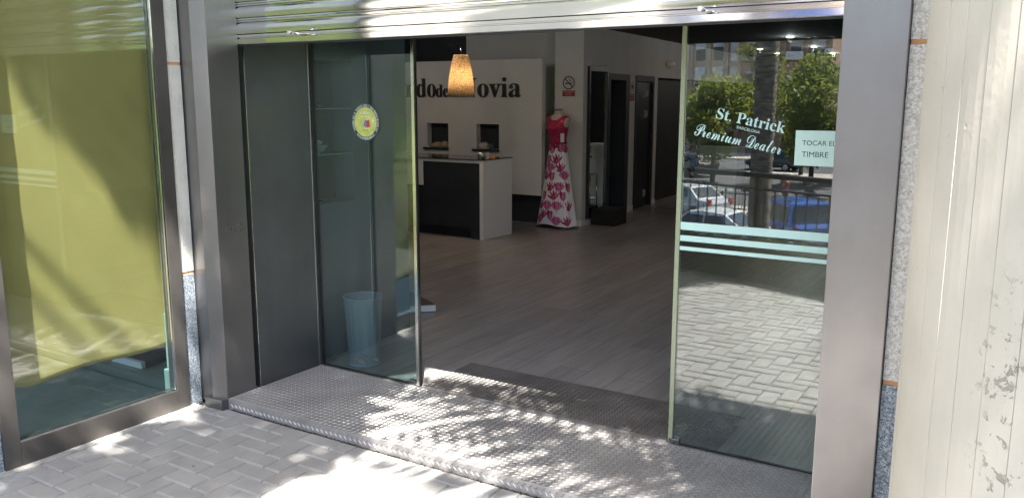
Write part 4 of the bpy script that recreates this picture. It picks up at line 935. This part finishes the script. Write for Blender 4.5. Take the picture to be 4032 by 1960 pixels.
        for wx in (-hl + .78, hl - .80):
            MB().tube((wx, s * (hw - .20), .32), (wx, s * (hw + .005), .32), .32, 24).build('wheel', TYRE, t); w = [o for o in t.children if o.name.startswith('wheel')][-1]
            MB().tube((wx, s * (hw), .32), (wx, s * (hw + .012), .32), .20, 14).build('rim', RIM, w)
    MB().box((-hl - .012, -.26, .52), (-hl + .02, .26, .63)).build('number_plate', WHITE, t)
    if kind == 'suv':
        for s in (-1, 1): MB().box((-hl + .5, s * hw * .68 - .02, H_), (.5, s * hw * .68 + .02, H_ + .05)).build('roof_rail', CHROMED, t)
    return t
car('bright blue people carrier with its red tail lamps turned to the terrace', -7.5, -23.3, R(228), (.02, .11, .42), 4.3, 1.8, 1.78, 'suv')
car('white sedan parked left of the blue people carrier', -9.6, -21.2, R(186), (.72, .74, .76), 4.4, 1.78, 1.45, 'sedan')
car('silver car with a bright bonnet behind the white sedan', -13.2, -28.9, R(205), (.50, .51, .52), 4.2, 1.75, 1.5, 'sedan')
car('black hatchback with a lit rear on the sunny street at the left', -20.2, -49.0, R(215), (.03, .035, .045), 4.1, 1.75, 1.5, 'hatch')
car('dark grey hatchback half hidden behind the palm trunk', -16.6, -56.5, R(190), (.05, .055, .065), 4.1, 1.75, 1.5, 'hatch')
car('dark blue hatchback farther left in the shade of the trees', -24.5, -46.5, R(200), (.03, .05, .12), 4.1, 1.75, 1.5, 'hatch')
def moto(label, x, y, rz, col):
    t = thing('parked_motorcycle', label, 'motorcycle', (x, y, Z0), rz, 'motorcycles parked by the fence'); P = mat('moto_paint', col, .3); DK = mat('moto_dark', (.02, .02, .022), .5)
    for wx in (-.65, .65):
        pts = [(wx + .29 * math.cos(a * math.pi / 10), 0, .31 + .29 * math.sin(a * math.pi / 10)) for a in range(21)]
        MB().path(pts, .05, 7).tube((wx, -.05, .31), (wx, .05, .31), .06, 10).build('wheel', TYRE, t)
    MB().blob((.12, 0, .78), (.30, .16, .17)).blob((.0, 0, .45), (.28, .17, .2)).build('tank', P, t)
    MB().blob((-.38, 0, .80), (.36, .14, .07)).build('seat', DK, t); MB().tube((.65, 0, .31), (.42, 0, 1.0), .04, 8).tube((.42, -.36, 1.05), (.42, .36, 1.05), .02, 8).build('fork', CHROMED, t)
    MB().blob((-.72, 0, .95), (.2, .2, .17)).build('top_case', DK, t); MB().blob((.52, 0, .95), (.12, .14, .14)).build('headlight', P, t)
moto('dark motorcycle with a round top case beside the fence', -9.6, -37, R(60), (.05, .05, .06)); moto('red and grey motorcycle leaning next to the dark one', -10.9, -37.2, R(70), (.30, .05, .05)); moto('blue grey scooter at the end of the parked row', -8.4, -37.1, R(75), (.10, .12, .18))
def fence():
    t = thing('street_fence', 'low black street fence of thin upright bars behind the cars', 'fence', (0, 0, 0), group=None); ST = mat('fence_steel', (.02, .02, .022), .5)
    MB().box((-30, -30.25, -2.62), (-4, -30.2, -2.57)).box((-30, -30.25, -3.30), (-4, -30.2, -3.25)).build('rail', ST, t)
    for i in range(14): MB().box((-30 + i * 2, -30.26, -3.47), (-29.94 + i * 2, -30.19, -2.5)).build('post', ST, t, fix=False)
    b = MB()
    for i in range(176): b.box((-30 + i * .148, -30.235, -3.25), (-29.978 + i * .148, -30.215, -2.62))
    o = b.build('bars', ST, t, fix=False); o['kind'] = 'stuff'
fence()
for k, (x, y) in enumerate(((-17.5, -31),)):
    t = thing('street_lamp', 'slim lamp post left of the palm trunk on the far pavement', 'street lamp', (x, y, Z0), 0)
    MB().tube((0, 0, 0), (0, 0, 7), .05, 12, r2=.04).build('post', CHROMED, t); MB().blob((0, .5, 7.05), (.12, .45, .07)).build('lamp_head', CHROMED, t)
t = thing('advertising_totem', 'small red and white street sign by the road at the left edge', 'sign', (-24.6, -52, Z0)); MB().box((-.5, -.08, 1.0), (.5, .08, 2.6)).build('panel', mat('orange_red_paint', (.6, .10, .03), .5), t); MB().tube((0, 0, 0), (0, 0, 1.0), .06, 8).build('post', CHROMED, t)

# apartment buildings across the street
def block(label, x0, x1, y, h, wallc, cols, floors, ww, wh, blindc, bal=False, skip=None):
    t = thing('apartment_building', label, 'building', (0, 0, 0), 0, 'apartment blocks across the street')
    W = mat('facade_' + str(int(-x0)), wallc, .9, 0, .12, .35); BL = mat('blind_' + str(int(-x0)), blindc, .7, 0, .15, .8); DKG = mat('dark_pane', (.03, .035, .04), .1)
    mb = MB().box((x0, y - 12, -3.9), (x1, y, h))
    for fl_ in range(floors + 1): mb.box((x0 - .02, y, -.9 + fl_ * 2.95), (x1 + .02, y + .08, -.72 + fl_ * 2.95))
    for i in range(cols + 1): mb.box((x0 + (x1 - x0) * i / cols - .16, y, -3.6), (x0 + (x1 - x0) * i / cols + .16, y + .22, h - .1))
    mb.build('wall', W, t)
    MB().box((x0 - .3, y - 12.3, h), (x1 + .3, y + .4, h + .35)).build('roof', W, t)
    g = random.Random(int(x1))
    for i in range(cols):
        xc = x0 + (x1 - x0) * (i + .5) / cols
        for fl_ in range(floors):
            z = -.4 + fl_ * 2.95
            w = MB().box((xc - ww / 2 - .06, y, z - .06), (xc + ww / 2 + .06, y + .05, z + wh + .06), 0); d = g.uniform(.0, .75)
            w.box((xc - ww / 2, y + .05, z), (xc + ww / 2, y + .07, z + wh), 1).box((xc - ww / 2 + .02, y + .07, z + wh * (d if g.random() > .35 else 0)), (xc + ww / 2 - .02, y + .11, z + wh), 2)
            o = w.build('window', [WHITE, DKG, BL], t, fix=False)
            if bal and (i + fl_) % 2 == 0:
                MB().box((xc - ww * .8, y, z - .22), (xc + ww * .8, y + .55, z - .08)).box((xc - ww * .8, y + .5, z - .08), (xc + ww * .8, y + .55, z + .55)).build('balcony', WHITE, t, fix=False)
            elif bal and g.random() < .4: MB().box((xc + ww * .62, y, z + .3), (xc + ww * .62 + .6, y + .35, z + .75)).build('air_conditioner', WHITE, t, fix=False)
block('long tan apartment block with rows of tall white blinds at the left of the reflection', -62, -26.2, -80, 17, (.55, .41, .31), 19, 6, 1.05, 2.3, (.82, .83, .86))
block('brown brick apartment block with small balconies and air conditioners', -25.8, -17.3, -77, 17, (.42, .28, .20), 4, 6, 1.0, 1.7, (.50, .48, .45), True)
block('pale pink apartment block far to the right of the street', -8, 14, -86, 19, (.50, .33, .27), 8, 7, 1.2, 1.5, (.65, .65, .65), True)
block('cream apartment block with balconies at the far left end of the street', -104, -70, -60, 16, (.50, .42, .32), 12, 6, 1.2, 1.5, (.6, .6, .6), True)

# ---- planting that shades the entrance: positions follow the sun so their shadows fall as in the photograph
def up_sun(fx, fy, h): return (fx + SUN.x / SUN.z * h, fy + SUN.y / SUN.z * h, h)
def near_palm(label, floor_xy, h, fronds, r=.2):
    X, Y, H = up_sun(floor_xy[0], floor_xy[1], h)
    t = thing('palm_tree', label, 'palm', (X, Y, -.06)); g = random.Random(3)
    prof = [(r * (1.03 if i % 2 else .95), (h + .06) * i / 50) for i in range(51)]
    MB().lathe(prof, n=16).build('trunk', bpy.data.materials['ringed_palm_bark'], t)
    f = MB()
    for az, el, L_, dr in fronds: frond(f, (0, 0, h + .06), R(az), R(el), L_, g, droop=dr, leaflet=.58, gap=.10, wid=.036)
    f.build('crown', bpy.data.materials['palm_frond'], t, fix=False)
near_palm('tall palm rising beside the concrete column outside the shop', (.05, 3.0), 5.6, [(177, 22, 3.3, 1.0), (166, 10, 3.1, .8), (188, 26, 2.7, 1.1), (157, 30, 3.3, 1.1), (180, 48, 3.2, 1.4), (150, 8, 3.0, .8), (140, 30, 3.2, 1), (105, 30, 3.2, 1.0), (75, 25, 3.2, 1.0), (40, 30, 3.2, 1.0)])
near_palm('second tall palm farther out on the terrace, to the right of the column', (.9, 2.9), 10.0, [(a * 33 + 20, 12 + 20 * (a % 2), 2.8, 1.0) for a in range(11)])
def shade_tree():
    h0 = 7.6; t = thing('shade_tree', 'leafy tree shading the left part of the shop front', 'tree', (-5.2, -2.6, -3.6)); cl = []; g = random.Random(11)
    spots = [(-3.3, 3.1, .55), (-2.95, 2.6, .5), (-3.0, 2.0, .5), (-3.05, 1.4, .6), (-3.2, .7, .8), (-3.6, 3.9, .7), (-4.4, 4.2, .9), (-5.2, 3.4, 1.0), (-4.9, 4.6, .9), (-3.3, 4.6, .8), (-3.4, .0, .9), (-4.4, .9, .6), (-4.6, 0, .9), (-5.8, 2.2, .9), (-2.9, -.6, .8), (-5.9, .9, 1.0), (-4.7, 3.3, .4), (-4.25, 3.25, .35), (-4.0, 3.6, .35), (-3.8, 3.95, .4), (-4.5, 3.0, .35), (-4.4, 3.8, .5), (-3.48, 2.35, .20), (-3.5, 1.85, .25), (-3.45, 2.75, .18), (-3.5, 1.4, .3)]
    for fx, fy, r in spots:
        X, Y, H = up_sun(fx, fy, h0 + g.uniform(-.5, .3)); cl.append((X + 5.2, Y + 2.6, H + 3.6, r))
    v, f = leaf_cloud(clump_points(cl, 52000, 4), .065, 4); leaf_obj('crown', v, f, LEAF1, t)
    mb = MB().tube((0, 0, 0), (0, 0, 9.2), .17, 10, r2=.12)
    for c in cl: mb.tube((0, 0, 8.8), (c[0] * .95, c[1] * .95, c[2]), .05, 6, r2=.012)
    mb.build('trunk', BARK, t)
shade_tree()

def added_dapple_tree():  # tree out of view, added to break up the sunlight on the column
    t = thing('added_dapple_tree', 'unseen slender leafy tree added to dapple the concrete column', 'tree', (3.4, -2.9, -.06)); cl = []; g = random.Random(5)
    for fx, fy, r in ((-.41, 2.19, .075), (-.33, 2.12, .05), (-.25, 1.98, .06), (-.62, 2.52, .09), (-.47, 2.36, .035), (.25, 1.0, .3), (.5, .6, .4), (.9, 1.0, .45), (.7, .2, .5)):
        X, Y, H = up_sun(fx, fy, 6.5 + g.uniform(-.2, .2)); cl.append((X - 3.4, Y + 2.9, H + .06, r))
    v, f = leaf_cloud(clump_points(cl, 14000, 14), .04, 14); leaf_obj('crown', v, f, LEAF1, t)
    mb = MB().tube((0, 0, 0), (0, 0, 4.8), .09, 10, r2=.06)
    for c in cl: mb.tube((0, 0, 4.5), (c[0], c[1], c[2]), .03, 6, r2=.008)
    mb.build('trunk', BARK, t)
added_dapple_tree()
